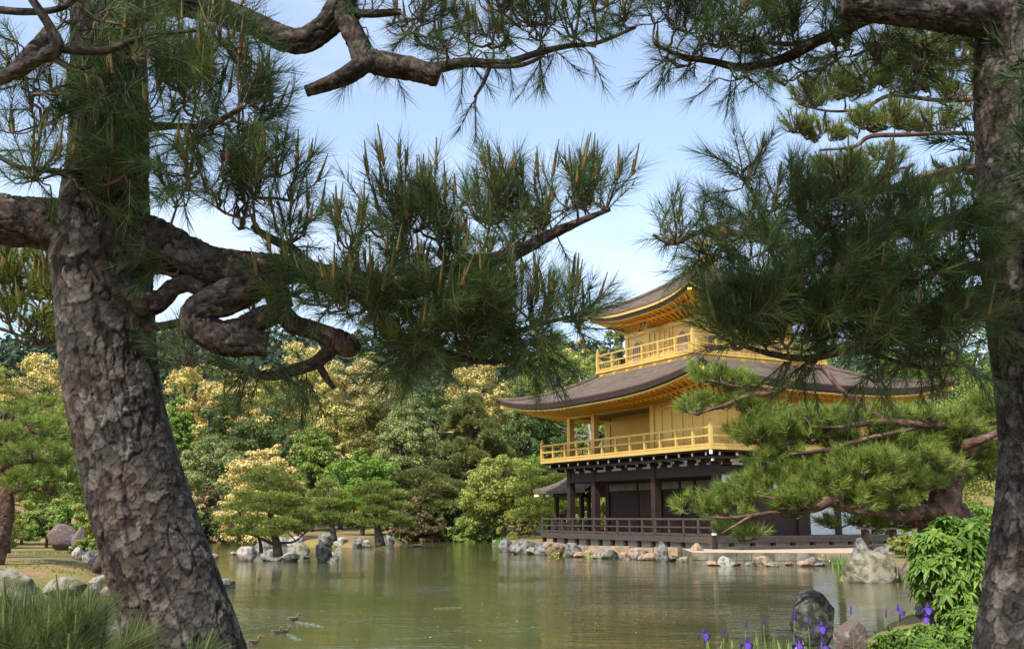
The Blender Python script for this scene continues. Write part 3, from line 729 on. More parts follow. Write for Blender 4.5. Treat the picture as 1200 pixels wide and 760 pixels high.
# brackets under the balcony
for i in range(15):
    u = .55 + (BU - 1.1) * i / 14
    m = UB(); m.b(u - .05, u + .05, .22, W0, 3.68, 3.84); m.b(u - .05, u + .05, .55, W0, 3.50, 3.62); o = m.build('bracket', DW, pav)
    m = UB(); m.b(u - .034, u + .034, .19, .218, 3.71, 3.82); m.build('bracket_end', M['cap'], o); m = UB(); m.b(u - .034, u + .034, .52, .548, 3.52, 3.60); m.build('bracket_end', M['cap'], o)
for i in range(12):
    v = .55 + (BV - 1.1) * i / 11
    m = UB(); m.b(.22, W0, v - .05, v + .05, 3.68, 3.84); m.b(.55, W0, v - .05, v + .05, 3.50, 3.62); o = m.build('bracket', DW, pav)
    m = UB(); m.b(.19, .218, v - .034, v + .034, 3.71, 3.82); m.build('bracket_end', M['cap'], o); m = UB(); m.b(.52, .548, v - .034, v + .034, 3.52, 3.60); m.build('bracket_end', M['cap'], o)
m = UB(); m.l((.0, .0, 3.80), (1.1, 1.1, 3.80), .13, .16); o = m.build('bracket', DW, pav)
m = UB(); m.l((-.04, -.04, 3.80), (-.005, -.005, 3.80), .11, .15); m.build('bracket_end', M['cap'], o); m = UB(); m.l((.30, .30, 3.56), (.33, .33, 3.56), .10, .11); m.build('bracket_end', M['cap'], o)
m = UB(); m.b(.10, BU - .1, .10, BV - .1, 3.84, 3.90); m.b(.25, BU - .25, .25, .38, 3.60, 3.685); m.b(.25, .38, .38, BV - .25, 3.60, 3.685); m.build('balcony_joists', DW, pav)
# second storey
m = UB(); m.b(0, BU, 0, BV, 3.905, 4.03); m.build('balcony', G, pav)
railing(G, .06, BU - .06, .06, BV - .06, 4.03, .68, 1.03, ((1, .07), (.55, .06), (.08, .07)), .09, .07, corner=.12)
for (u, v) in [(W0, W0), (4.87, W0), (9.36, W0), (WU, W0), (W0, WV), (WU, 3.1), (WU, WV)]:
    m = UB(); m.b(u - .125, u + .125, v - .125, v + .125, 4.03, 6.2); m.build('gold_column', G, pav)
IV2 = 3.1
m = UB(); m.b(W0, 4.87, W0 - .05, W0 + .05, 4.03, 6.15); m.b(4.82, 4.92, W0 + .05, IV2 - .05, 4.03, 6.15); m.b(4.87, WU - .1, IV2 - .05, IV2 + .05, 4.03, 6.15)
m.b(W0 - .05, W0 + .05, W0 + .05, WV, 4.03, 6.15); m.b(W0 + .05, WU, WV - .05, WV + .05, 4.03, 6.15); m.b(WU - .05, WU + .05, IV2 + .05, WV - .05, 4.03, 6.15)
m.build('gold_wall', GP, pav)
m = UB()
for u in (1.65, 2.30, 2.95, 3.60, 4.25): m.b(u - (.07 if u == 2.95 else .03), u + (.07 if u == 2.95 else .03), W0 - .085, W0 - .052, 4.03, 6.1)
for v in (1.65, 2.35, 3.0, 3.65, 4.3, 4.95, 5.6, 6.25, 6.9, 7.55, 8.2): m.b(W0 - .085, W0 - .052, v - (.07 if v in (3.0, 4.95, 6.9) else .03), v + (.07 if v in (3.0, 4.95, 6.9) else .03), 4.03, 6.1)
for z in (4.35, 4.85, 5.75): m.b(W0 - .075, 4.87, W0 - .078, W0 - .053, z - .03, z + .03); m.b(W0 - .078, W0 - .053, W0 - .05, WV, z - .03, z + .03)
m.build('wall_battens', G, pav)
m = UB()
for u in (7.28, 6.1): m.b(u - .09, u + .09, IV2 - .10, IV2 - .052, 4.03, 5.75)
m.b(4.93, WU - .1, IV2 - .10, IV2 - .052, 5.72, 5.84); m.b(WU - .28, WU - .12, IV2 - .11, IV2 - .052, 4.03, 6.1); m.build('door_frame', G, pav)
m = UB()
for k in range(22): m.b(7.45, WU - .35, IV2 - .085, IV2 - .053, 4.10 + k * .073, 4.145 + k * .073)
m.build('slatted_shutter', GD, pav)
m = UB(); m.b(4.93, WU, W0, IV2, 6.06, 6.10); m.build('porch_ceiling', material('faded ceiling paint', (.42, .36, .30), .8, noise=(2, (.26, .22, .19), .45, .65)), pav)
m = UB(); m.b(W0 - .10, WU + .1, W0 - .10, W0 + .10, 5.92, 6.20); m.b(W0 - .10, W0 + .10, W0 + .10, WV + .1, 5.92, 6.20); m.b(WU - .10, WU + .10, W0 + .10, WV, 5.92, 6.20); m.build('wall_plate', G, pav)
CU, CV = BU / 2 + .145, BV / 2 + .13
E2 = 1.433
SH = [M['shingle'], [M['shingle_rim'], M['shingle_edge'], M['gold'], M['gold_deep']], GD]
roof('lower_roof', BU / 2, BV / 2, BU / 2 + E2, BV / 2 + E2, 3.55, 3.45, 5.98, 6.55, 7.72, [(.06, .01, 0), (.20, .05, 1), (.035, .05, 1), (.075, .02, 2)], g=1.30, zwall=6.14, wu=BU / 2 - W0, wv=BV / 2 - W0, mats=SH)
# third storey
H3 = 3.584
m = UB(); m.b(CU - H3, CU + H3, CV - H3, CV + H3, 7.88, 7.97); m.b(CU - H3 + .10, CU + H3 - .10, CV - H3 + .10, CV + H3 - .10, 7.60, 7.88); m.build('upper_balcony', GP, pav)
for i in range(7):
    for sd in (0, 1):
        a = -H3 + .5 + i * (2 * H3 - 1.0) / 6; m = UB()
        if sd: m.b(CU + a - .11, CU + a + .11, CV - H3 - .02, CV - H3 + .12, 7.70, 7.80)
        else: m.b(CU - H3 - .02, CU - H3 + .12, CV + a - .11, CV + a + .11, 7.70, 7.80)
        m.build('balcony_bracket', GD, pav)
railing(G, CU - H3 + .08, CU + H3 - .08, CV - H3 + .08, CV + H3 - .08, 7.97, .72, 1.18, ((1, .05), (.52, .045), (.10, .06)), .08, .05, corner=.12)
w = 2.50; z0, z1 = 7.97, 9.75
m = UB(); m.b(CU - w, CU + w, CV - w - .05, CV - w + .05, z0, z1); m.b(CU - w, CU + w, CV + w - .05, CV + w + .05, z0, z1)
m.b(CU - w - .05, CU - w + .05, CV - w + .05, CV + w - .05, z0, z1); m.b(CU + w - .05, CU + w + .05, CV - w + .05, CV + w - .05, z0, z1); m.build('upper_wall', M['gold_panel'], pav)
for (a, b) in ((-1, -1), (1, -1), (-1, 1), (1, 1), (-.33, -1), (.33, -1), (-1, -.33), (-1, .33)):
    m = UB(); u, v = CU + a * w, CV + b * w; m.b(u - .10, u + .10, v - .10, v + .10, z0, z1); m.build('upper_column', G, pav)
m = UB(); m.b(CU - w - .12, CU + w + .12, CV - w - .13, CV - w - .02, 9.42, 9.60); m.b(CU - w - .13, CU - w - .02, CV - w - .02, CV + w, 9.42, 9.60)
m.b(CU - w - .12, CU + w + .12, CV - w - .09, CV - w - .052, 8.02, 8.14); m.build('upper_beam', G, pav)
def arch(mbx, c, axis, w2, h, z, d, mat, rim=0.0):
    """a pointed bell-shaped window as a thin solid; axis 0 on the front wall, 1 on the right wall"""
    pr = [(-1.0, 0), (-1.0, .25), (-1.0, .50), (-.94, .66), (-.78, .81), (-.48, .93), (0, 1.03), (.48, .93), (.78, .81), (.94, .66), (1.0, .50), (1.0, .25), (1.0, 0)]
    P = np.array([(a * (w2 + rim), z - rim + b * (h + 2 * rim)) for a, b in pr]); n = len(P)
    def pt(a, zz, o): return (-(c[0] + a), c[1] - o, zz) if axis == 0 else (-(c[0] - o), c[1] + a, zz)
    V = [pt(a, b, d) for a, b in P] + [pt(a, b, 0) for a, b in P]; cf = len(V); V.append(pt(0, z + h * .4, d))
    mbx.add(V, tris=[(cf, i, (i + 1) % n) for i in range(n)], quads=[(i, (i + 1) % n, n + (i + 1) % n, n + i) for i in range(n)], mat=mat)
for axis in (0, 1):
    for sg in (-1, 1):
        c = (CU + sg * w * .66, CV - w - .052) if axis == 0 else (CU - w - .052, CV + sg * w * .66)
        m = UB(); arch(m, c, axis, .36, .92, 8.22, .05, 0, .08); f = m.build('bell_window', G, pav)
        m = UB(); arch(m, c, axis, .35, .92, 8.22, .065, 0); m.build('pane', M['window'], f)
        m = UB()
        for a in (-.14, 0, .14):
            if axis == 0: m.b(c[0] + a - .012, c[0] + a + .012, c[1] - .085, c[1] - .067, 8.24, 8.96)
            else: m.b(c[0] - .085, c[0] - .067, c[1] + a - .012, c[1] + a + .012, 8.24, 8.96)
        if axis == 0: m.b(c[0] - .3, c[0] + .3, c[1] - .086, c[1] - .0665, 8.62, 8.65)
        else: m.b(c[0] - .086, c[0] - .0665, c[1] - .3, c[1] + .3, 8.62, 8.65)
        m.build('glazing_bars', G, f)
m = UB(); m.b(CU - .72, CU + .72, CV - w - .10, CV - w - .053, 8.15, 9.42)
d_ = m.build('panelled_door', GP, pav)
m = UB()
for k in range(5): a = -.72 + k * .36; m.b(CU + a - .05, CU + a + .05, CV - w - .15, CV - w - .102, 8.15, 9.40)
for z in (8.2, 8.7, 8.85, 9.36): m.b(CU - .72, CU + .72, CV - w - .135, CV - w - .101, z - .03, z + .03)
m.build('door_rails', G, d_)
W3 = [M['shingle'], [M['gold'], M['shingle_edge'], M['gold'], M['shingle_rim']], GD]
R3 = 3.93
roof('upper_roof', CU, CV, R3, R3, .22, .22, 9.92, 10.40, 12.45, [(.06, .01, 3), (.11, .05, 0), (.13, .09, 1), (.06, .03, 2)], g=1.28, zwall=9.78, wu=w, wv=w, mats=W3)
# name plaque hanging tilted under the upper eave
pq = UB(); pq.box(-.20, .20, -.03, .03, -.42, .42); p = pq.build('name_plaque', M['plaque'], pav)
p.location = (-(CU + .35), CV - w - .62, 9.72); p.rotation_euler = (R_(-24), 0, 0)
q = UB(); q.box(-.25, -.201, -.045, .035, -.47, .47); q.box(.201, .25, -.045, .035, -.47, .47); q.box(-.2, .2, -.045, .035, .421, .47); q.box(-.2, .2, -.045, .035, -.47, -.421); q.build('plaque_frame', G, p)
fc = bpy.data.curves.new('lettering', 'FONT'); fc.body = '究\n竟\n頂'; fc.size = .30; fc.align_x = 'CENTER'; fc.align_y = 'CENTER'; fc.space_line = .82; fc.extrude = .004
fc.materials.append(M['gold_panel'])
fo = bpy.data.objects.new('lettering', fc); COL.objects.link(fo); bpy.context.view_layer.update()
fm = bpy.data.meshes.new_from_object(fo.evaluated_get(bpy.context.evaluated_depsgraph_get())); bpy.data.objects.remove(fo)
fo = bpy.data.objects.new('lettering', fm); COL.objects.link(fo); fo.parent = p; fo.location = (0, -.036, 0); fo.rotation_euler = (R_(90), 0, 0)
# finial and phoenix on the roof
m = UB(); c = (-CU, CV, 0)
m.box(-CU - .36, -CU + .36, CV - .36, CV + .36, 12.38, 12.58); m.box(-CU - .46, -CU + .46, CV - .46, CV + .46, 12.581, 12.66); m.lathe([(.30, 12.661), (.26, 12.78), (.10, 12.86), (.16, 12.95), (.05, 13.02), (.04, 13.14)], 12, c); m.build('roof_finial', G, pav)
ph = MB(); T = spline([[-CU - .32, CV, 13.42], [-CU - .08, CV, 13.30], [-CU + .12, CV, 13.42], [-CU + .20, CV, 13.68], [-CU + .30, CV, 13.74]], .05)
ph.tube(T, np.interp(np.linspace(0, 1, len(T)), [0, .25, .45, .7, .85, 1], [.03, .13, .14, .06, .055, .015]), 8)
phx = ph.build('bronze_phoenix', G, pav, True)
for sg in (-1, 1):
    m = MB()
    for k in range(6): a = R_(30 + k * 15); m.beam((-CU, CV + sg * .06, 13.42), (-CU - .30 * math.cos(a) + .1, CV + sg * (.18 + .05 * k), 13.42 + .48 * math.sin(a)), .09, .02)
    m.build('wing', G, phx)
m = MB()
for k in range(5): m.tube(spline([[-CU - .28, CV, 13.40], [-CU - .5, CV + (k - 2) * .06, 13.62], [-CU - .52, CV + (k - 2) * .11, 13.95]], .08), .03, 5)
m.build('tail', G, phx)
m = MB(); m.beam((-CU, CV - .06, 13.12), (-CU, CV - .06, 13.34), .03, .03); m.beam((-CU, CV + .06, 13.12), (-CU, CV + .06, 13.34), .03, .03); m.build('leg', G, phx)
# fishing porch reaching out to the west
m = UB()
for (u, v) in ((16.0, 2.9), (16.0, 4.8), (13.6, 2.9), (13.6, 4.8)): m = UB(); m.b(u - .09, u + .09, v - .09, v + .09, .2, 2.75); m.build('porch_post', DW, pav)
m = UB(); m.b(BU + .02, 16.3, 2.6, 5.1, .55, .72); m.build('porch_floor', GW, pav)
m = UB(); m.b(16.1, 16.16, 2.7, 5.0, 1.18, 1.25); m.b(16.1, 16.16, 2.7, 5.0, .95, 1.0); m.b(12.6, 16.1, 2.68, 2.74, 1.18, 1.25); m.b(12.6, 16.1, 2.68, 2.74, .95, 1.0)
for u in (13, 13.8, 14.6, 15.4, 16.13): m.b(u - .03, u + .03, 2.66, 2.76, .7, 1.25)
m.build('porch_railing', DW, pav)
m = UB(); m.b(13.4, 16.2, 2.8, 3.0, 2.48, 2.66); m.b(13.4, 16.2, 4.7, 4.9, 2.48, 2.66); m.b(15.9, 16.1, 3.0, 4.7, 2.48, 2.66); m.build('porch_beam', DW, pav)
mm = MB(); u_ = np.linspace(12.0, 17.0, 20)
for sg in (-1, 1):
    tt = np.linspace(0, 1, 8); Gp = np.zeros((20, 8, 3)); Gb = Gp.copy()
    for i, u in enumerate(u_):
        e = ((u - 12.0) / 5.0); lift = .10 * max(0, (e - .55) / .45) ** 2
        for j, t in enumerate(tt):
            hipin = max(0, (u - 14.9)) / 2.1
            yy = 3.85 + sg * 1.75 * (1 - t); zz = 2.62 + lift * (1 - t) + (1.30 - .55 * hipin ** 1.5) * t ** 1.25
            uu = u - (.9 * t * hipin)
            Gp[i, j] = (-uu, yy, zz + .14); Gb[i, j] = (-uu, yy, zz)
    grid_to(mm, Gp); grid_to(mm, Gb); grid_to(mm, np.stack([Gp[:, 0], Gb[:, 0]], 1)); grid_to(mm, np.stack([Gp[-1], Gb[-1]], 1))
mm.build('porch_roof', M['shingle'], pav)
m = UB()
for i in range(6): v = 2.2 + i * .66; m.b(16.55, 16.95, v - .05, v + .05, 2.50, 2.60)
m.build('porch_rafter_ends', M['cap'], pav)

# ------------------------------------------------------------------ quay, platform, benches
qa = [W(812, 660.5), W(1003, 661.5), flat(1040, 637, .42)[:2], flat(1000, 630, .42)[:2], flat(830, 640, .42)[:2], W(800, 655)]
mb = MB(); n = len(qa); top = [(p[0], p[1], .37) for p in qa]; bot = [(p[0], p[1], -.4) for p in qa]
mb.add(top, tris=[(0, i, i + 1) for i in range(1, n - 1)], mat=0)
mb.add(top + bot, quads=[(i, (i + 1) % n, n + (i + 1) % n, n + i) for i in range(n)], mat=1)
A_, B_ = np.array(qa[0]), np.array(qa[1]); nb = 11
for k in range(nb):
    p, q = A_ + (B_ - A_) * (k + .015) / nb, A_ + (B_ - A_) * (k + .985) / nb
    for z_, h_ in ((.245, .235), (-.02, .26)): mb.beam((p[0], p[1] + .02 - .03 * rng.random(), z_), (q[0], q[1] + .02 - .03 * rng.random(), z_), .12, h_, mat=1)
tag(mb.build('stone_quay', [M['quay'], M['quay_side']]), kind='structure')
pa = [W(600, 643), W(690, 651), W(800, 655.2), flat(830, 641, .30)[:2], flat(840, 634, .3)[:2]]
mb = MB()
for i in range(len(pa) - 3):
    a, b = np.array(pa[i]), np.array(pa[i + 1]); L = np.linalg.norm(b - a); n = int(L / 1.0)
    for k in range(n):
        p, q = a + (b - a) * (k + .02) / n, a + (b - a) * (k + .98) / n; h = .37 + .05 * rng.random()
        mb.beam((p[0], p[1] + .15, h / 2 - .15), (q[0], q[1] + .15, h / 2 - .15 + .02 * rng.random()), .40, h + .3)
mb.build('pond_edging', M['edging'])
tag(bpy.data.objects['pond_edging'], kind='structure')

def bench(px, py, L, label, Y, z):
    c = at(px, py, Y); r = empty('wooden_bench', (c[0], c[1], gz(c[0], c[1]))); tag(r, label, 'bench'); h = c[2] - gz(c[0], c[1])
    m = MB(); m.box(-L / 2, L / 2, -.3, .3, h - .08, h); m.build('bench_top', GW, r)
    for s in (-1, 0, 1): m = MB(); m.box(s * (L / 2 - .2) - .06, s * (L / 2 - .2) + .06, -.22, .22, 0, h - .085); m.build('leg', DW, r)
bench(1046, 617, 2.4, 'long dark wooden bench on the sandy path beside the pavilion', 38, .9)

# ------------------------------------------------------------------ rocks
def rock(name, px, py, wpx, hpx, Y, mat, label, seed, depth=.8, tilt=0.0, sharp=.35, group=None, sub=4, cat='rock', sink=.25):
    import bmesh
    c = at(px, py, Y); s = ppm(Y)
    bm = bmesh.new(); bmesh.ops.create_icosphere(bm, subdivisions=sub, radius=1)
    V = np.array([v.co[:] for v in bm.verts]); Fc = [[v.index for v in f.verts] for f in bm.faces]; bm.free()
    rg = np.random.default_rng(seed)
    V = V * (1 + .18 * fbm(V * 1.6 + seed, 3, seed))[:, None]
    n = unit(rg.normal(size=(22, 3))); dd = rg.uniform(.58, .95, 22)          # broken faces
    for a, b in zip(n, dd):
        over = np.maximum(0, V @ a - b); V = V - over[:, None] * a * .94
    V = V * (1 + .05 * fbm(V * 5 + seed, 4, seed + 3) + .035 * np.abs(fbm(V * 9 + seed, 3, seed + 5)))[:, None]
    V[:, 0] += tilt * V[:, 2]
    V = V / np.abs(V).max(0) * np.array([wpx * s / 2, wpx * s / 2 * depth, hpx * s / 2 * (1 + sink)])
    mb = MB(); mb.add(V, tris=Fc)
    o = mb.build(name, mat, None, True); o.data.set_sharp_from_angle(angle=R_(24)); o.location = (c[0], c[1], c[2] + hpx * s / 2 - V[:, 2].max())
    return tag(o, label, cat, group)
SG, SP, ST, SD, SR, SM = M['stone_grey'], M['stone_pale'], M['stone_tan'], M['stone_dark'], M['stone_red'], M['stone_moss']
def wr(px, pyb, wpx, hpx, mat, label, seed, **k):       # a rock whose foot meets the water at pyb
    Y = flat(px, pyb)[1]; return rock('rock', px, pyb - hpx / 2, wpx, hpx, Y + wpx * ppm(Y) * .3, mat, label, seed, **k)
wr(951, 757, 52, 64, SD, 'tall black lichened rock standing in the near water', 3, sink=.3)
wr(1000, 768, 44, 42, SR, 'purple brown speckled rock beside the black standing rock', 4)
wr(938, 768, 26, 12, SP, 'small pale rock at the foot of the black standing rock', 6)
wr(1017, 683, 66, 38, SM, 'broad lichened rock sloping into the water at the quay end', 7, depth=.7)
wr(1010, 663, 24, 33, SG, 'upright grey rock at the end of the stone quay', 8)
wr(1042, 662, 40, 25, SG, 'rounded grey rock behind the broad lichened rock', 9)
wr(1070, 682, 36, 24, SR, 'reddish rock at the water beside the leafy shrub', 10)
wr(1062, 660, 26, 18, SP, 'pale boulder below the yellow green bush', 51)
wr(1026, 655, 16, 16, SG, 'small grey rock tucked behind the upright rock at the quay', 52)
wr(852, 663, 23, 12, SP, 'cream and brown block in the water before the quay', 11)
wr(896, 663, 24, 12, ST, 'tan square block in the water before the quay', 12)
wr(953, 662, 22, 10, SG, 'dark grey block in the water before the quay', 13)
wr(816, 658, 20, 22, ST, 'orange boulder at the left end of the quay', 14)
wr(776, 658, 16, 24, SG, 'dark upright rock in front of the pavilion edging', 15)
wr(594, 646, 20, 15, SG, 'grey rock on the tip of the pavilion shore', 16)
for k, (px, pyb, wpx, hpx, mt, lb) in enumerate([
    (617, 649, 34, 19, SG, 'long grey rock on the shore left of the veranda'), (640, 650, 24, 18, SG, 'rounded grey rock below the left end of the veranda'),
    (652, 651, 24, 19, ST, 'pinkish tan rock below the veranda corner'), (671, 652, 18, 19, SG, 'dark leaning rock below the veranda'),
    (712, 654, 20, 16, SG, 'grey rock between edging stones below the veranda'), (746, 655, 24, 16, ST, 'tan rock under the middle of the veranda'), (628, 644, 16, 12, SG, 'small rock behind the long shore rock')]):
    wr(px, pyb, wpx * 1.22, hpx * .86, mt, lb, 60 + k)
rgs = np.random.default_rng(19)
for k, px in enumerate(np.concatenate([np.linspace(606, 800, 19), np.linspace(838, 985, 8)])):
    px += rgs.uniform(-4, 4); wr(px, np.interp(px, [600, 690, 800, 840, 990], [646.5, 653, 657.5, 662, 663]) + rgs.uniform(-1, 1), rgs.uniform(11, 22), rgs.uniform(6, 11) * (1 if px < 830 else .7), [ST, SG, SM, ST][k % 4], 'small stone bedded in the row along the foot of the pavilion edging', 700 + k, group='small stones along the pavilion edging', sub=3)
for k, (px, pyb, wpx, hpx, mt, lb) in enumerate([
    (291, 657, 28, 17, SP, 'pale rock at the left end of the pine islet'), (318, 657, 26, 14, SG, 'grey rock under the trunk of the islet pine'), (340, 657, 24, 10, SP, 'flat rock at the front of the pine islet'),
    (352, 650, 26, 14, SM, 'mossy rock at the right end of the pine islet'), (306, 650, 22, 16, SG, 'dark rock at the back of the pine islet'), (378, 658, 22, 21, SG, 'pointed blue grey rock in the water right of the islet'),
    (390, 656, 16, 10, SP, 'small rock beside the pointed rock in the water'), (249, 655, 16, 7, ST, 'low brown rock in the water by the big trunk'), (274, 650, 9, 4, SP, 'tiny flat rock awash left of the islet'),
    (265, 689, 24, 12, SG, 'low grey rock in the water beside the leaning trunk'), (359, 654, 10, 4, SD, 'dark rock just breaking the water by the islet')]):
    wr(px, pyb, wpx, hpx, mt, lb, 90 + k)
for k, (px, pyb, wpx, hpx, mt, lb) in enumerate([
    (241, 629, 10, 10, SP, 'leftmost white boulder of the trio on the far bank'), (247, 632, 10, 8, SP, 'front white boulder of the trio on the far bank'), (253, 628, 8, 9, SP, 'right white boulder of the trio on the far bank'),
    (236, 633, 12, 8, SG, 'grey boulder below the white trio on the far bank'), (262, 632, 20, 5, SP, 'low pale shore stone right of the white trio'), (332, 639, 18, 10, SP, 'pale shore rock behind the islet'), (346, 640, 20, 12, SP, 'round pale shore rock behind the islet trunk'),
    (380, 640, 20, 15, SG, 'grey peaked rock on the sandy point'), (400, 640, 18, 11, SP, 'pale rock on the front of the sandy point'), (421, 641, 16, 12, SG, 'grey rock near the end of the sandy point'), (430, 641, 12, 9, SP, 'pale rock beside the pine on the sandy point'), (456, 639, 13, 13, SG, 'dark rock right of the pine on the sandy point'),
    (490, 640, 14, 3, SD, 'dark stone awash right of the sandy point'), (351, 631, 24, 9, SP, 'flat pale stone at the back of the sandy point'), (510, 633, 8, 4, SP, 'small white stone among the shore irises'), (580, 637, 9, 5, SP, 'white stone at the right end of the iris bed')]):
    wr(px, pyb, wpx, hpx, mt, lb, 130 + k)
for k, (px, py, wpx, hpx, Y, mt, lb) in enumerate([
    (12, 683, 58, 34, 21, SM, 'wide pale green rock at the left edge of the pond bank'), (78, 686, 54, 22, 20.5, SM, 'long grey green rock on the front of the left bank'), (120, 681, 30, 18, 20.8, SM, 'mossy round rock on the corner of the left bank'),
    (126, 692, 15, 10, 20.2, ST, 'small orange stone at the water by the left bank'), (72, 627, 36, 27, 34, SR, 'pointed reddish rock at the back of the left bank'), (93, 628, 18, 22, 33.5, SR, 'small brown rock beside the pointed reddish rock'),
    (92, 648, 16, 14, 28, SP, 'white rock under the shrub on the left bank'), (106, 651, 18, 14, 27, SP, 'pale rock behind the big trunk on the left bank'), (110, 691, 16, 14, 20.4, SG, 'dark grey rock between the mossy rocks of the left bank')]):
    rock('rock', px, py, wpx, hpx, Y, mt, lb, 170 + k)

# ------------------------------------------------------------------ ducklings and their ripples on the pond
def duck(px, py, size, heading, label, group='ducklings swimming on the pond'):
    c = flat(px, py); r = empty('duckling', (c[0], c[1], 0), heading); tag(r, label, 'duckling', group); s = size
    m = MB(); P = spline([[-.50 * s, 0, .20 * s], [-.30 * s, 0, .12 * s], [0, 0, .12 * s], [.26 * s, 0, .20 * s], [.34 * s, 0, .38 * s], [.42 * s, 0, .52 * s], [.52 * s, 0, .52 * s]], .05 * s)
    m.tube(P, np.interp(np.linspace(0, 1, len(P)), [0, .15, .40, .60, .72, .82, .95, 1], np.array([.02, .15, .21, .15, .085, .11, .10, .03]) * s), 10); m.build('body', M['duck'], r, True)
    m = MB(); m.tube(np.array([[.52 * s, 0, .51 * s], [.60 * s, 0, .49 * s], [.66 * s, 0, .48 * s]]), np.array([.045, .04, .015]) * s, 6); m.build('beak', M['beak'], r, True)
    for sg in (-1, 1):
        m = MB(); m.tube(spline([[.15 * s, sg * .17 * s, .22 * s], [-.15 * s, sg * .20 * s, .24 * s], [-.42 * s, sg * .07 * s, .26 * s]], .06 * s), np.interp(np.linspace(0, 1, len(spline([[.15 * s, 0, 0], [-.15 * s, 0, 0], [-.42 * s, 0, 0]], .06 * s))), [0, .4, 1], [.03 * s, .07 * s, .02 * s])[0] + .03 * s, 6); m.build('wing', M['duck'], r, True)
def ripple(a, b, wid, seed, n=70, amp=.03):
    """a strip of real little waves trailing behind a swimmer"""
    rg = np.random.default_rng(seed); A, B = flat(*a)[:2], flat(*b)[:2]; d = B - A; L = np.linalg.norm(d); d /= L; nrm = np.array([-d[1], d[0]])
    t = np.linspace(0, 1, n); q = np.linspace(-1, 1, 15); T, Q = np.meshgrid(t, q, indexing='ij')
    w = wid * (.5 + .8 * T); P = A + T[..., None] * L * d + (Q * w)[..., None] * nrm
    env = (1 - Q ** 2) * np.sin(math.pi * np.clip(T * .96 + .02, 0, 1)) ** .5
    Z = .004 + amp * env * (.45 + .55 * np.sin(Q * 4.2 + T * 30 + 2 * fbm(np.stack([T * 6, Q * 2, 0 * T + seed], -1), 2, seed)))
    Z = np.where(np.abs(Q) > .99, -.01, Z); Z[0] = Z[-1] = -.01
    mb = MB(); grid_mesh(mb, P[..., 0], P[..., 1], Z); tag(mb.build('water_ripple', M['water'], smooth=True), kind='structure')
duck(344, 727, .20, R_(30), 'lone duckling swimming ahead of the others, highest in the picture')
duck(324, 741.5, .14, R_(20), 'rear one of the two ducklings swimming close together'); duck(334, 740.5, .14, R_(15), 'front one of the two ducklings swimming close together')
duck(297, 754, .17, R_(20), 'duckling nearest the leaning trunk at the lower edge')
ripple((343, 728), (262, 738), .035, 1, amp=.022); ripple((345, 728), (378, 734), .03, 2, 40, .02); ripple((322, 742), (266, 748), .035, 3, amp=.022); ripple((336, 742), (352, 750), .03, 4, 30, .02); ripple((296, 755), (270, 759), .04, 5, 30, .02)
ripple((508, 713), (542, 711.5), .035, 6, 40, .02); ripple((100, 732), (145, 736), .06, 7, 40)

rg = np.random.default_rng(15); n = 420; px_ = rg.uniform(220, 1000, n); py_ = 640 + 110 * rg.random(n) ** 1.6; P = np.array([flat(a, b, .004) for a, b in zip(px_, py_)])
mb = MB(); leaf_quads(mb, P, np.tile([0, 0, 1.], (n, 1)) + rg.normal(0, .04, (n, 3)), .022, rg, rg.random(n), 0, 1.8); tag(mb.build('floating_petals', M['blossom']), kind='stuff')

# ------------------------------------------------------------------ far hill and its forest
hx, hy = np.linspace(-700, 700, 90), np.linspace(230, 900, 40); HX, HY = np.meshgrid(hx, hy, indexing='ij')
ridge = 66 + 16 * fbm(np.stack([HX / 170, HY / 400, 0 * HX], -1), 3, 4) - np.clip(np.abs(HX + 150) - 250, 0, 500) * .06
HZ = -3 + (ridge + 3) * np.clip((HY - 240) / 190, 0, 1) ** .8
mb = MB(); grid_mesh(mb, HX, HY, HZ); tag(mb.build('wooded_hill', M['leaf_dark'], smooth=True), kind='structure')
rg = np.random.default_rng(5); mb = MB(); k = 2600
tx = rg.uniform(-560, 480, k); ty = rg.uniform(300, 440, k)
from_z = -3 + (66 + 16 * fbm(np.stack([tx / 170, ty / 400, 0 * tx], -1), 3, 4) - np.clip(np.abs(tx + 150) - 250, 0, 500) * .06 + 3) * np.clip((ty - 240) / 190, 0, 1) ** .8
C = np.stack([tx, ty, from_z + 2], -1); idx = np.repeat(np.arange(k), 40); e = unit(rg.normal(size=(len(idx), 3)) + np.array([0, 0, .4]))
P = C[idx] + e * np.array([3.6, 3.6, 5.5]) * rg.uniform(.6, 1.05, len(idx))[:, None]
leaf_quads(mb, P, unit(e + rg.normal(0, .4, e.shape)), 1.5, rg, np.clip(.5 + rg.normal(0, .2, k)[idx] + rg.normal(0, .15, len(idx)), 0, 1))
M['far_leaf'] = foliage('distant hill trees', (.028, .048, .028), (.050, .076, .040), (.085, .11, .055))
tag(mb.build('far_forest', M['far_leaf']), kind='stuff')

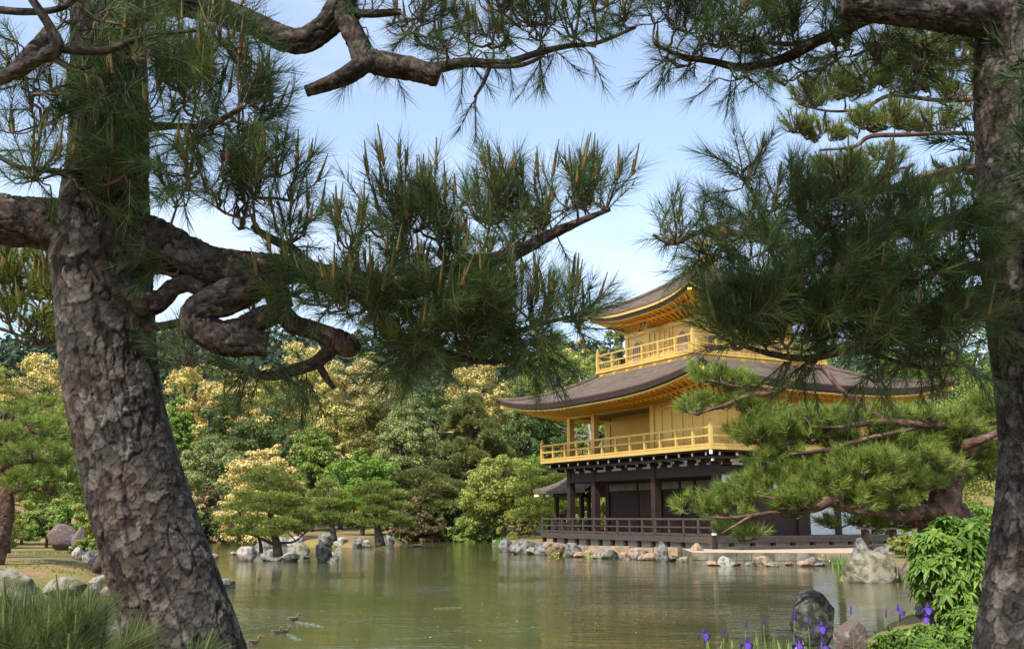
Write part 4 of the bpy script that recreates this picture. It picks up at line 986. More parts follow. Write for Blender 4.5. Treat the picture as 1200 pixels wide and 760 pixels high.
# ------------------------------------------------------------------ the wood behind the pond
L_ = lambda *k: [M[x] for x in k]
BACK = [  # name, label, px, top, width, Y, materials, clumps, leaves per clump, blossom share, cone, seed
    ('blossom_tree', 'cream blossoming tree left of the leaning trunk', 55, 414, 105, 88, ('leaf_pale', 'blossom'), 85, 95, .85, 0),
    ('broadleaf_tree', 'yellow green leafy tree at the far left behind the pine', 0, 428, 80, 84, ('leaf_pale', 'blossom'), 70, 80, .25, 0),
    ('blossom_tree', 'yellow blossoming tree just right of the leaning trunk', 232, 424, 96, 92, ('leaf_pale', 'blossom'), 80, 90, .75, 0),
    ('blossom_tree', 'yellow blossoming tree in front of its darker neighbour under the curling limb', 277, 432, 70, 89, ('leaf_olive', 'blossom'), 70, 85, .7, 0),
    ('blossom_tree', 'tall tree freckled with cream blossom over a dark crown', 352, 408, 112, 93, ('leaf_mid', 'blossom'), 120, 90, .62, 0),
    ('blossom_tree', 'tan blossoming tree right of the freckled one', 428, 412, 84, 96, ('leaf_olive', 'blossom_tan'), 90, 90, .8, 0),
    ('broadleaf_tree', 'dull olive brown tree below the tan blossom', 455, 446, 94, 90, ('leaf_olive', 'blossom_tan'), 110, 80, .12, 0),
    ('blossom_tree', 'golden blossoming tree above the layered conifer', 566, 420, 100, 97, ('leaf_pale', 'blossom'), 95, 90, .8, 0),
    ('evergreen_tree', 'dark evergreen rising behind the left eave of the pavilion', 652, 402, 110, 88, ('leaf_mid', 'blossom'), 120, 80, .06, 0),
    ('blossom_tree', 'cream blossoming tree beside the top storey of the pavilion', 684, 388, 46, 96, ('leaf_pale', 'blossom'), 60, 80, .6, 0),
    ('evergreen_tree', 'blue green evergreen seen beneath the top roof', 722, 384, 60, 99, ('leaf_grey', 'blossom'), 80, 70, 0, .3),
    ('evergreen_tree', 'dark evergreen under the left eave of the pavilion', 618, 440, 80, 82, ('leaf_dark', 'blossom'), 90, 80, 0, 0),
    ('broadleaf_tree', 'narrow bright green tree touching the leaning trunk', 213, 455, 46, 78, ('leaf_bright', 'blossom'), 60, 80, 0, .3),
    ('evergreen_tree', 'dark green tree right of the narrow bright one', 262, 468, 66, 84, ('leaf_dark', 'blossom'), 80, 80, 0, 0),
    ('evergreen_tree', 'dark grey green tree under the curling limb', 305, 482, 76, 80, ('leaf_dark', 'blossom'), 85, 80, .05, 0),
    ('evergreen_tree', 'dark tree with a few pale flowers in front of the freckled blossom tree', 335, 500, 50, 76, ('leaf_dark', 'blossom'), 60, 80, .15, 0),
    ('broadleaf_tree', 'soft grey green tree standing above the left shore', 248, 511, 74, 72, ('leaf_grey', 'blossom'), 85, 85, 0, 0),
    ('broadleaf_tree', 'mid green upright tree behind the small blossom tree', 368, 498, 62, 73, ('leaf_mid', 'blossom'), 80, 85, 0, .35),
    ('broadleaf_tree', 'small yellow flowering tree between two green ones', 402, 512, 40, 75, ('leaf_pale', 'blossom'), 50, 80, .35, 0),
    ('broadleaf_tree', 'vivid spring green tree above the sandy point', 426, 534, 76, 67, ('leaf_bright', 'blossom'), 85, 90, 0, 0),
    ('broadleaf_tree', 'greyish tree left of the layered conifer', 478, 470, 80, 78, ('leaf_grey', 'blossom'), 100, 80, 0, .2),
    ('evergreen_tree', 'dark evergreen behind the layered conifer', 520, 460, 70, 84, ('leaf_dark', 'blossom'), 80, 80, 0, 0),
    ('broadleaf_tree', 'pale yellow green tree beside the iris bed', 590, 536, 96, 64, ('leaf_pale', 'blossom'), 90, 90, 0, 0),
    ('broadleaf_tree', 'fresh green tree behind the fishing porch', 645, 528, 84, 68, ('leaf_bright', 'blossom'), 90, 80, 0, 0),
    ('evergreen_tree', 'dark tree seen between the gold columns', 700, 450, 76, 84, ('leaf_mid', 'blossom'), 85, 80, 0, 0),
    ('evergreen_tree', 'broad evergreen left behind the bank pine', -20, 470, 90, 62, ('leaf_mid', 'blossom'), 80, 80, 0, 0),
    ('evergreen_tree', 'dark evergreen right of the pavilion roof', 1090, 380, 150, 82, ('leaf_mid', 'blossom'), 110, 80, .1, 0),
    ('evergreen_tree', 'tall evergreen behind the right hand trunk', 1190, 330, 170, 78, ('leaf_mid', 'blossom'), 110, 80, 0, 0),
    ('broadleaf_tree', 'light green tree low behind the right end of the pavilion', 1110, 505, 110, 62, ('leaf_pale', 'blossom'), 85, 80, 0, 0),
    ('evergreen_tree', 'evergreen wholly behind the roof of the pavilion', 900, 400, 200, 92, ('leaf_mid', 'blossom'), 110, 80, 0, 0),
    ('evergreen_tree', 'dark evergreen filling the gap behind the ground floor', 770, 440, 120, 88, ('leaf_dark', 'blossom'), 90, 80, 0, 0),
]
for k, (nm, lb, px, tp, w_, Y, mk, nc, per, fl, cn) in enumerate(BACK):
    tree(nm, lb, 'tree', px, tp, w_, Y, L_(*mk), nclump=int(nc * 1.5), per=int(per * 1.75), flower=fl, cone=cn, seed=300 + k, group='trees of the wood behind the pond', hfrac=.88, leaf=ppm(Y) * 1.8, low=-.7)
FRONT = [
    ('blossom_tree', 'small cream blossoming tree right behind the islet pine', 305, 526, 92, 58, ('leaf_olive', 'blossom'), 80, 95, .9, 0, .9),
    ('shrub', 'reddish brown shrub on the far left shore', 225, 562, 70, 64, ('leaf_red', 'blossom_tan'), 60, 90, .1, 0, .95),
    ('shrub', 'dark green shrub near the white boulders on the far shore', 212, 590, 60, 62, ('leaf_mid', 'blossom'), 55, 90, 0, 0, .95),
    ('shrub', 'dark shrub behind the small blossom tree', 275, 590, 70, 64, ('leaf_dark', 'blossom'), 60, 90, 0, 0, .95),
    ('shrub', 'dark shrub under the mid green upright tree', 350, 585, 60, 65, ('leaf_dark', 'blossom'), 55, 90, 0, 0, .95),
    ('shrub', 'brown leaved shrub above the shore irises', 492, 584, 54, 66, ('leaf_red', 'blossom_tan'), 55, 90, 0, 0, .95),
    ('shrub', 'dark green shrub filling the gap under the layered conifer', 528, 580, 64, 68, ('leaf_dark', 'blossom'), 60, 90, 0, 0, .95),
    ('shrub', 'low green shrub behind the iris bed', 560, 600, 60, 65.5, ('leaf_mid', 'blossom'), 50, 90, 0, 0, .95),
    ('shrub', 'low olive shrub at the right end of the iris bed', 608, 603, 46, 60, ('leaf_olive', 'blossom'), 45, 90, 0, 0, .95),
    ('shrub', 'low brownish shrub by the pines of the sandy point', 470, 612, 44, 62, ('leaf_red', 'blossom_tan'), 45, 90, 0, 0, .95),
    ('shrub', 'pale green shrub right of the fishing porch', 700, 568, 60, 58, ('leaf_pale', 'blossom'), 55, 90, 0, 0, .95),
    ('shrub', 'low yellow green shrub at the back of the left bank', 30, 588, 90, 40, ('leaf_pale', 'blossom'), 70, 90, 0, 0, .95),
    ('shrub', 'olive green bushy shrub between the left bank pine and the big trunk', 58, 592, 60, 37, ('leaf_mid', 'blossom'), 60, 90, 0, 0, .95),
    ('shrub', 'pale bushy shrub at the left edge behind the sand', -8, 596, 70, 36, ('leaf_pale', 'blossom'), 60, 90, 0, 0, .95),
    ('shrub', 'low yellow green shrub right behind the big trunk', 128, 585, 70, 40, ('leaf_pale', 'blossom'), 60, 90, 0, 0, .95),
    ('evergreen_tree', 'rounded evergreen closing the view behind the left bank', 90, 520, 120, 52, ('leaf_mid', 'blossom'), 100, 90, 0, 0, .95),
    ('evergreen_tree', 'olive evergreen behind the pine of the left bank', 20, 500, 130, 56, ('leaf_olive', 'blossom'), 100, 90, 0, 0, .95),
    ('shrub', 'green shrub behind the rocks of the left bank', 85, 585, 70, 42, ('leaf_mid', 'blossom'), 60, 90, 0, 0, .95),
    ('shrub', 'round green shrub beside the white rock on the left bank', 100, 630, 30, 28.5, ('leaf_mid', 'blossom'), 45, 80, 0, 0, .95),
    ('shrub', 'bright yellow green low bush on the sand near the quay', 1060, 625, 38, 31, ('leaf_pale', 'leaf_pale'), 40, 80, 0, 0, .95),
    ('shrub', 'green shrub beneath the leaning pine behind the rocks', 1085, 610, 70, 34, ('leaf_mid', 'blossom'), 60, 80, 0, 0, .95),
    ('shrub', 'fresh green shrub behind the leafy shrub by the trunk', 1130, 585, 90, 36, ('leaf_bright', 'blossom'), 70, 80, 0, 0, .95),
    ('shrub', 'low green shrub before the bench', 1000, 603, 80, 44, ('leaf_mid', 'blossom'), 60, 80, 0, 0, .95),
    ('shrub', 'small brown tinged shrub on the rocks by the quay', 1085, 645, 34, 26, ('leaf_red', 'blossom_tan'), 40, 80, 0, 0, .95),
]
for k, (nm, lb, px, tp, w_, Y, mk, nc, per, fl, cn, hf) in enumerate(FRONT):
    tree(nm, lb, 'shrub' if nm == 'shrub' else 'tree', px, tp, w_, Y, L_(*mk), nclump=int(nc * 1.4), per=int(per * 1.75), flower=fl, cone=cn, seed=400 + k, group=None, hfrac=hf, leaf=ppm(Y) * 1.8, low=-.8)
# bare grey branches of a dead tree beside the pavilion
rg = np.random.default_rng(8); c = at(690, 470, 70); r = empty('dead_tree', (c[0], c[1], gz(c[0], c[1]))); tag(r, 'leafless tree with pale grey branches left of the gold columns', 'tree')
m = MB(); P0 = np.array([0, 0, 0.]); H = at(676, 440, 70)[2] - gz(c[0], c[1])
T = spline([[0, 0, 0], [.2, 0, H * .5], [-.6, 0, H]], .4); m.tube(T, np.linspace(.18, .03, len(T)), 7)
for k in range(16):
    a = T[rg.integers(len(T) // 3, len(T))]; e = a + np.array([rg.uniform(-2.4, 1.8), rg.uniform(-1, .3), rg.uniform(.1, 1.4)]); Q = spline([a, (a + e) / 2 + rg.normal(0, .2, 3), e], .2)
    m.tube(Q, np.linspace(.05, .012, len(Q)), 5)
    for q in range(3): f = Q[len(Q) // 2] + rg.normal(0, .6, 3); m.tube(np.array([Q[len(Q) // 2], f]), np.array([.02, .008]), 4)
m.build('trunk', material('bleached dead wood', (.36, .33, .28), .9), r, True)

# ------------------------------------------------------------------ garden pines
def pads_from(spec, Y, rg, ry=.8):
    return [((*(at(px, py, Y + dy)),), (rx * ppm(Y), rx * ppm(Y) * ry, rz * ppm(Y))) for (px, py, rx, rz, dy) in spec]
def trunk_px(rows, Y): return [[*at(a, b, Y + d), r] for a, b, d, r in rows]
rg = np.random.default_rng(21)
b = at(322, 642, 34.9)
spec = [(312, 552, 18, 7, 0), (296, 560, 16, 6, .3), (330, 562, 20, 6, -.2), (312, 570, 26, 6, .2), (345, 575, 16, 6, .3), (290, 580, 18, 5, -.3), (322, 582, 28, 6, -.5), (352, 588, 18, 6, .2), (280, 593, 20, 6, -.2), (308, 596, 24, 6, -.6), (342, 600, 26, 6, -.3),
        (270, 608, 16, 5, .1), (296, 611, 22, 6, -.4), (330, 612, 24, 6, -.7), (358, 606, 14, 5, .2), (286, 622, 16, 5, -.3), (314, 624, 22, 5, -.6), (348, 618, 18, 5, -.3), (272, 625, 10, 4, .2), (330, 594, 20, 5, .6), (300, 586, 18, 5, .7), (365, 612, 10, 4, .3), (318, 560, 16, 5, .5)]
pad_pine('garden_pine', 'cloud pruned pine standing on the rocky islet', 'pine tree', b, trunk_px([(326, 652, 0, .17), (324, 636, 0, .13), (318, 610, 0, .09), (314, 575, 0, .06), (312, 555, 0, .03)], 34.9), pads_from(spec, 34.9, rg), rg, M['needle_soft'], .13, .020, 3600,
         limbs=[([at(306, 648, 35.2), at(305, 636, 35.2), at(300, 620, 35.1)], .07), ([at(324, 636, 34.9), at(345, 634, 34.7), at(360, 622, 34.6)], .05), ([at(322, 638, 34.9), at(300, 628, 34.8), at(280, 622, 34.7)], .05)])
spec = [(385, 567, 12, 5, 0), (372, 578, 14, 5, .3), (398, 580, 14, 5, 0), (384, 588, 18, 5, -.4), (368, 596, 14, 5, 0), (402, 595, 14, 5, .3), (386, 604, 18, 5, -.4), (372, 612, 14, 5, 0), (400, 610, 14, 5, -.3)]
pad_pine('garden_pine', 'dusky pruned pine between the islet pine and the sandy point pine', 'pine tree', at(390, 632, 51), trunk_px([(392, 634, 0, .15), (388, 610, 0, .12), (384, 585, 0, .08), (385, 568, 0, .04)], 51), pads_from(spec, 51, rg), rg, M['needle_soft'], .17, .032, 2600)
spec = [(440, 568, 16, 5, 0), (422, 576, 16, 5, .2), (458, 578, 18, 5, .2), (440, 584, 18, 5, -.5), (416, 592, 16, 5, 0), (466, 592, 18, 5, 0), (438, 597, 20, 5, -.5), (420, 606, 16, 5, -.2), (462, 607, 20, 5, -.2), (436, 612, 18, 5, -.5), (416, 616, 12, 4, 0), (474, 614, 14, 5, .1)]
pad_pine('garden_pine', 'pruned pine with a dark trunk at the end of the sandy point', 'pine tree', at(444, 636, 51.5), trunk_px([(446, 640, 0, .26), (443, 622, 0, .18), (440, 600, 0, .12), (444, 582, 0, .08), (440, 568, 0, .04)], 51.5), pads_from(spec, 51.5, rg), rg, M['needle_soft'], .17, .032, 2600)
spec = [(648, 545, 20, 6, .5), (620, 552, 16, 6, .3), (660, 560, 22, 6, 0), (634, 566, 20, 6, 0), (612, 574, 18, 6, .2), (650, 578, 24, 6, -.4), (676, 574, 16, 6, .2), (626, 588, 22, 6, -.2), (660, 592, 20, 6, -.4), (640, 600, 20, 6, -.5), (612, 602, 14, 5, 0), (674, 598, 14, 5, 0), (645, 612, 14, 5, -.2)]
pad_pine('garden_pine', 'garden pine with a straight grey trunk beside the fishing porch', 'pine tree', at(660, 634, 58), trunk_px([(661, 636, 0, .20), (660, 610, 0, .17), (657, 580, 0, .11), (648, 548, 0, .05)], 58), pads_from(spec, 58, rg), rg, M['needle_soft'], .2, .035, 2200)
spec = [(700, 566, 16, 6, 0), (720, 575, 18, 6, 0), (688, 585, 16, 6, 0), (712, 592, 18, 6, -.3), (695, 600, 14, 5, 0)]
pad_pine('garden_pine', 'garden pine glimpsed through the dark columns', 'pine tree', at(706, 628, 60), trunk_px([(706, 632, 0, .15), (704, 600, 0, .11), (702, 568, 0, .05)], 60), pads_from(spec, 60, rg), rg, M['needle_soft'], .2, .035, 2200)
# the big layered conifer
spec = []; rgc = np.random.default_rng(77)
for k in range(84):
    t = (k + .5) / 84; y = 462 + 150 * t ** .9; half = 8 + 70 * t ** .8
    x = 552 + rgc.uniform(-1, 1) * half; spec.append((x, y, rgc.uniform(11, 21) * (.6 + .5 * t), rgc.uniform(3.5, 6), rgc.uniform(-3.5, 1.5) * (.3 + t)))
pad_pine('conifer_tree', 'tall layered conifer with drooping tiers in the middle of the far shore', 'conifer', at(552, 628, 72), trunk_px([(552, 630, 0, .40), (552, 560, 0, .28), (552, 470, 0, .08)], 72), pads_from(spec, 72, rgc), rgc, M['conifer'], .24, .06, 2400, droop=.5)
spec = [(492, 556, 24, 8, 0), (470, 566, 20, 7, .3), (510, 570, 24, 8, -.4), (484, 580, 24, 7, -.3), (516, 590, 22, 7, -.3), (496, 596, 22, 7, -.4), (470, 590, 16, 6, .2)]
pad_pine('conifer_tree', 'lower spreading conifer left of the tall layered one', 'conifer', at(494, 626, 68), trunk_px([(494, 630, 0, .25), (492, 590, 0, .18), (492, 556, 0, .06)], 68), pads_from(spec, 68, rgc), rgc, M['conifer'], .24, .055, 2200, droop=.3)
# pine on the left bank
rg = np.random.default_rng(31)
spec = [(50, 478, 34, 10, 1), (18, 486, 30, 9, 0), (72, 492, 26, 9, .5), (36, 500, 40, 10, -.6), (4, 512, 30, 10, -.3), (64, 514, 30, 10, .2), (84, 520, 16, 8, .8), (40, 528, 36, 9, -.8), (10, 540, 34, 9, -.6), (70, 540, 26, 10, 0), (50, 556, 34, 10, -.5), (20, 566, 34, 9, -.6), (80, 562, 18, 9, .5), (60, 578, 22, 9, 0), (-30, 500, 40, 12, 0), (-40, 540, 40, 12, 0)]
LB_SPEC = spec
spec = [(8, 620, 14, 7, 0), (22, 628, 10, 5, 0), (0, 632, 12, 6, 0)]
pad_pine('pine_sapling', 'low young pine on the sand of the left bank', 'pine sapling', at(8, 646, 27.5), trunk_px([(9, 648, 0, .08), (9, 634, 0, .06), (8, 622, 0, .03)], 27.5), pads_from(spec, 27.5, rg), rg, M['needle_soft'], .12, .018, 5200)
# leaning post like trunk by the left rocks
c = at(114, 664, 24)
spec = [(118, 600, 20, 8, .5), (140, 610, 24, 8, 1), (110, 590, 16, 7, 1.2)]
pad_pine('garden_pine', 'slim leaning pine whose foot shows beside the big trunk', 'pine tree', at(114, 668, 24), trunk_px([(113, 670, 0, .10), (119, 650, 0, .09), (130, 620, .4, .06), (126, 596, .8, .03)], 24), pads_from(spec, 24, rg), rg, M['needle_soft'], .12, .018, 4000)

# pine leaning over the quay from the right bank
rg = np.random.default_rng(41)
def spray_pads(spec, Y, n, rg):
    out = []
    for (px, py, rx, rz, dy) in spec: out.append((px, py, rx, rz, max(6, int(n * rx * rz / 1000)), Y + dy, max(rx, rz) * ppm(Y) * .8))
    return out
def mid_pine(name, label, base, trunk, limbs, spec, Y, n, mat, seed, needle, bark, candle_p=.1, dark=None):
    rg = np.random.default_rng(seed); root = empty(name, base); tag(root, label, 'pine tree'); o = np.array(base)
    T = px_path([(a, b_, Y + d, r) for a, b_, d, r in trunk]); mb = MB(); sk = [bark_tube(mb, T, .025, 40, cell=(.07, .10), amp=.015, seed=seed)]; local(mb, o).build('trunk', M['bark_brown'], root, True)
    for k, l in enumerate(limbs):
        P = px_path([(a, b_, Y + d, r * .60) for a, b_, d, r in l]); mb = MB(); sk.append(bark_tube(mb, P, .03, 18, cell=(.05, .08), amp=.008, seed=seed + k)); local(mb, o).build('limb', M['bark_brown'], root, True)
    skel = np.vstack([s[::2] for s in sk]); B, D = [], []
    for sp in spray_pads(spec, Y, n, rg):
        P, c = region(sp, rg); d = unit(P - c) * np.array([.9, .9, .3]) + np.array([0, 0, .85]) + rg.normal(0, .32, P.shape); B.append(P); D.append(unit(d))
    B, D = np.vstack(B), np.vstack(D); tw = MB(); twigs_to(skel, B, D, rg, tw, gsize=9, r0=.010, r1=.004); local(tw, o).build('twigs', M['twig'], root, True)
    cr_ = MB(); shoots(cr_, B, D, rg, **needle); local(cr_, o).build('crown', mat, root)
    if candle_p:
        up = rg.random(len(B)) < candle_p; ca = MB(); candles(ca, B[up], D[up], rg, L=(.06, .14), r=.008); tag(local(ca, o).build('new_shoots', M['candle'], root, True), kind='stuff')
    return root
trunk = [(1156, 750, 0, 25), (1150, 720, 0, 22), (1135, 680, 0, 20), (1122, 640, 0, 20), (1112, 605, 0, 22), (1108, 585, 0, 17), (1116, 560, .2, 12), (1126, 535, .3, 10), (1145, 520, .4, 8), (1180, 505, .5, 7), (1190, 480, .6, 5)]
limbs = [[(1112, 600, 0, 15), (1090, 598, -.2, 12), (1055, 603, -.3, 10), (1020, 598, -.4, 8), (995, 596, -.4, 7), (975, 585, -.4, 9), (962, 592, -.4, 8), (945, 598, -.3, 5), (905, 600, -.3, 3.5), (860, 606, -.3, 2.5), (830, 606, -.3, 1.5)],
         [(1108, 590, 0, 6), (1112, 572, -.2, 4), (1125, 560, -.3, 3)],
         [(1126, 535, .3, 8), (1132, 522, .1, 8), (1150, 515, 0, 7), (1172, 505, 0, 6)],
         [(1150, 515, .4, 7), (1120, 500, .2, 6), (1080, 497, 0, 6), (1040, 494, -.1, 6), (1010, 496, -.2, 5), (985, 500, -.3, 3), (950, 500, -.3, 2)],
         [(1080, 500, 0, 3), (1010, 515, -.2, 4), (975, 526, -.2, 4), (945, 530, -.3, 3), (925, 532, -.3, 2)],
         [(1040, 494, -.1, 5), (990, 460, -.1, 4), (960, 430, 0, 4.5), (935, 445, -.1, 5), (905, 460, -.2, 4), (880, 462, -.2, 4), (850, 474, -.2, 3), (815, 485, -.2, 2)],
         [(905, 460, -.2, 4), (890, 452, -.2, 3), (860, 452, -.2, 2.5), (835, 446, -.3, 1.5)],
         [(960, 595, -.4, 4), (930, 590, -.4, 3), (890, 580, -.4, 2)], [(880, 604, -.3, 3), (862, 615, -.3, 2), (845, 625, -.3, 1.5)], [(1090, 598, 0, 6), (1070, 575, .2, 5), (1040, 560, .3, 4), (1000, 560, .3, 3)],
         [(1100, 640, .3, 9), (1088, 625, .2, 9), (1075, 608, .1, 8)]]
spec = [(836, 596, 42, 14, 0), (868, 580, 36, 12, 0), (905, 567, 40, 14, 0), (945, 560, 44, 16, 0), (990, 556, 50, 20, -.2), (1030, 548, 44, 22, -.3), (1075, 545, 44, 22, 0), (1010, 575, 44, 16, -.3), (1060, 570, 40, 18, -.2), (1100, 560, 40, 22, .2),
        (846, 446, 38, 11, 0), (820, 440, 16, 7, 0), (870, 455, 26, 9, 0), (814, 478, 28, 10, 0), (850, 474, 30, 10, 0), (890, 482, 28, 14, 0), (900, 510, 46, 18, 0), (935, 500, 44, 20, -.1), (915, 530, 30, 12, 0), (960, 492, 38, 13, 0), (1000, 492, 44, 13, 0), (1040, 492, 40, 12, .1), (1080, 494, 40, 13, .2), (1122, 500, 40, 16, .3), (1160, 480, 26, 22, .4), (960, 512, 40, 14, .2), (1010, 520, 50, 16, .2),
        (960, 575, 40, 16, -.4), (1000, 588, 40, 14, -.4), (1045, 592, 40, 12, -.3), (930, 585, 36, 12, -.3), (905, 545, 34, 12, 0), (1010, 540, 44, 16, -.2), (846, 619, 20, 8, 0), (880, 629, 24, 7, 0), (920, 600, 20, 8, .2), (1000, 612, 44, 8, .3), (1050, 612, 40, 8, .4), (1120, 520, 44, 20, .4), (1150, 545, 30, 26, .5), (1070, 520, 44, 16, .3)]
mid_pine('garden_pine', 'red barked pine leaning from the right bank over the quay with fresh green pads', flat(1150, 724, .3), trunk, limbs, spec, 12.5, 160, M['needle_light'], 41, dict(n=50, S=.12, L=.115, w=.0058), 'bark_brown', .06)
# sunlit pine behind the right trunk
trunk = [(1228, 800, 0, 27), (1225, 740, 0, 24), (1218, 560, 0, 20), (1206, 400, 0, 18), (1196, 240, 0, 14), (1190, 120, 0, 11), (1180, 0, 0, 8), (1175, -80, 0, 4)]
limbs = [[(1196, 200, 0, 7), (1140, 197, 0, 7), (1100, 202, 0, 6), (1062, 213, 0, 5), (1030, 225, 0, 3), (1000, 236, 0, 2)], [(1062, 213, 0, 4), (1062, 200, 0, 3.5), (1070, 192, 0, 3)],
         [(1194, 160, 0, 5), (1120, 156, -.2, 4), (1060, 158, -.3, 4), (1020, 160, -.3, 4), (1000, 172, -.3, 3), (960, 176, -.3, 2)], [(1192, 110, 0, 5), (1110, 118, 0, 4), (1045, 112, 0, 3.5), (1010, 128, 0, 3), (970, 130, 0, 2), (935, 122, 0, 1.5)], [(1188, 60, 0, 5), (1120, 70, 0, 4), (1040, 78, 0, 2)]]
spec = [(950, 118, 34, 12, 0), (985, 105, 40, 18, 0), (1020, 95, 40, 18, 0), (1060, 90, 44, 22, 0), (930, 152, 24, 12, 0), (965, 158, 34, 12, 0), (1010, 150, 40, 14, 0), (1050, 140, 44, 16, 0), (1095, 148, 44, 16, 0), (1120, 105, 40, 22, 0), (985, 200, 50, 18, 0), (1030, 190, 40, 12, 0), (1010, 218, 44, 14, 0), (1120, 205, 36, 14, .3), (1140, 220, 30, 16, .3), (1060, 60, 50, 20, 0), (1120, 40, 44, 24, 0), (1080, 225, 40, 12, .2), (1120, 60, 40, 22, 0), (1180, 180, 40, 30, .5), (1180, 60, 50, 40, .4), (1180, -10, 90, 26, .2), (1240, 40, 60, 22, 0), (1250, 120, 70, 24, 0), (1170, -60, 70, 24, 0), (1240, -20, 60, 24, .3), (1176, -95, 36, 18, 0), (1270, 190, 60, 22, 0)]
c = flat(1225, 742, .3)
mid_pine('pine_tree', 'tall sunlit yellow green pine half hidden behind the right hand trunk', (at(1225, 740, 9.5)[0], 9.5, .25), trunk, limbs, spec, 9.5, 120, M['needle_yellow'], 43, dict(n=44, S=.11, L=.085, w=.0042), 'bark_brown', .14)
mid_pine('garden_pine', 'broad yellow green pine with a dark trunk on the left bank', tuple(at(-8, 655, 24.5)), [(-10, 662, 0, 13), (2, 610, 0, 12), (4, 580, 0, 10), (-6, 545, 0, 8), (0, 500, 0, 5), (10, 480, .3, 2)],
         [[(4, 580, 0, 5), (30, 572, -.2, 4), (60, 576, -.3, 3)], [(-4, 550, 0, 5), (30, 540, -.3, 4), (70, 545, 0, 3)], [(-2, 520, 0, 4), (25, 506, 0, 3), (60, 510, 0, 2)], [(-4, 530, 0, 4), (-35, 520, 0, 3)]],
         [(a_, b_, c_, d_ * 1.15, e_) for a_, b_, c_, d_, e_ in LB_SPEC], 24.5, 150, M['needle_light'], 91, dict(n=40, S=.16, L=.15, w=.011), 'bark_brown', 0)
# pine left behind the leaning trunk
trunk = [(-75, 925, 0, 34), (-66, 760, 0, 26), (-50, 560, 0, 20), (-40, 420, 0, 16), (-30, 330, 0, 10), (-40, 260, 0, 5)]
limbs = [[(-35, 360, 0, 6), (0, 352, 0, 4), (30, 345, 0, 3), (60, 360, 0, 2)], [(-30, 320, 0, 4), (10, 330, 0, 3), (50, 315, 0, 2)], [(-38, 380, 0, 4), (0, 385, 0, 3), (40, 400, 0, 2)]]
spec = [(10, 310, 40, 22, 0), (50, 320, 30, 22, 0), (20, 345, 46, 20, 0), (60, 350, 26, 20, 0), (20, 375, 46, 14, 0), (55, 385, 30, 14, 0), (40, 400, 36, 9, 0), (-30, 330, 40, 40, 0), (-40, 280, 40, 30, 0)]
mid_pine('pine_tree', 'light green pine behind the big left limb', (at(-70, 890, 5.3)[0], 5.3, .25), trunk, limbs, spec, 5.3, 46, M['needle_light'], 47, dict(n=44, S=.10, L=.085, w=.0026), 'bark_brown', .4)

# ------------------------------------------------------------------ plants at the near bank
def whorl_shrub(name, label, px, pyc, rpx, rpy, Y, n, seed, leafL=.13, leafW=.038, dome=.9, per=10):
    """a glossy shrub: each shoot ends in a whorl of long drooping leaves"""
    rg = np.random.default_rng(seed); c = at(px, pyc, Y); s = ppm(Y); z0 = gz(c[0], c[1])
    root = empty(name, (c[0], c[1], z0)); tag(root, label, 'shrub'); o = np.array([c[0], c[1], z0])
    d = unit(rg.normal(size=(n, 3)) + np.array([0, -.35, .35])); rr = rg.uniform(.62, 1.02, n) * (1 + .22 * fbm(d * 2.2, 2, seed))
    P = c - o + d * rr[:, None] * np.array([rpx * s, rpx * s * .8, rpy * s])
    A = unit(d * np.array([.7, .7, .5]) + np.array([0, 0, .75]) + rg.normal(0, .25, d.shape))
    mb = MB(); V = []; Q = []; Tn = []
    for p, a in zip(P, A):
        b0 = unit(np.cross(a, rg.normal(size=3))); b1 = np.cross(a, b0); t0 = rg.uniform(.2, .7); sz = rg.uniform(.7, 1.15)
        for k in range(per):
            th = k * 2.399 + rg.normal(0, .2); el = rg.uniform(-.25, .75); L = leafL * sz * rg.uniform(.7, 1.1); w = leafW * sz
            o1 = b0 * math.cos(th) + b1 * math.sin(th); dr = unit(o1 * math.cos(el) + a * math.sin(el)); sd = unit(np.cross(dr, a)); up = np.cross(sd, dr)
            mid = p + dr * L * .5 + up * L * .05; tip = p + dr * L * .95 - np.array([0, 0, L * .30])
            m1 = p + dr * L * .25 + up * L * .04; i = len(V)
            V += [p, m1 + sd * w * .42 + up * w * .18, m1 - sd * w * .42 + up * w * .18, mid + sd * w * .5 + up * w * .2, mid - sd * w * .5 + up * w * .2, tip, m1, mid]
            Q += [(i, i + 1, i + 6, i + 6), (i, i + 6, i + 2, i + 2)]; Q[-2:] = []
            mbt.append((i, i + 1, i + 6)); mbt.append((i, i + 6, i + 2)); Q += [(i + 1, i + 3, i + 7, i + 6), (i + 6, i + 7, i + 4, i + 2)]; mbt.append((i + 3, i + 5, i + 7)); mbt.append((i + 7, i + 5, i + 4))
            Tn += [np.clip(t0 + rg.normal(0, .12), 0, 1)] * 8
    mb.add(np.array(V), tris=mbt, quads=Q, tint=np.array(Tn)); mbt.clear()
    mb.build('foliage', M['leaf_shrub'], root, True)
    m = MB()
    for k in rg.choice(n, min(n, 50), replace=False):
        m.tube(spline(np.array([[rg.normal(0, .05), rg.normal(0, .05), 0], P[k] * .5 + rg.normal(0, .05, 3), P[k]]), .1), .007, 5, cap=False)
    m.build('stems', M['twig'], root, True)
    return root
mbt = []
whorl_shrub('leafy_shrub', 'tall glossy leaved shrub beside the right hand trunk', 1118, 668, 50, 56, 8.6, 380, 51, leafL=.115)
whorl_shrub('leafy_shrub', 'upper part of the shrub thicket, fresh leaves under the leaning pine', 1132, 640, 36, 26, 9.0, 130, 52, leafL=.13)
whorl_shrub('leafy_shrub', 'low spreading shrub with small leaves at the lower edge', 1082, 772, 62, 36, 7.8, 520, 53, leafL=.065, leafW=.022)
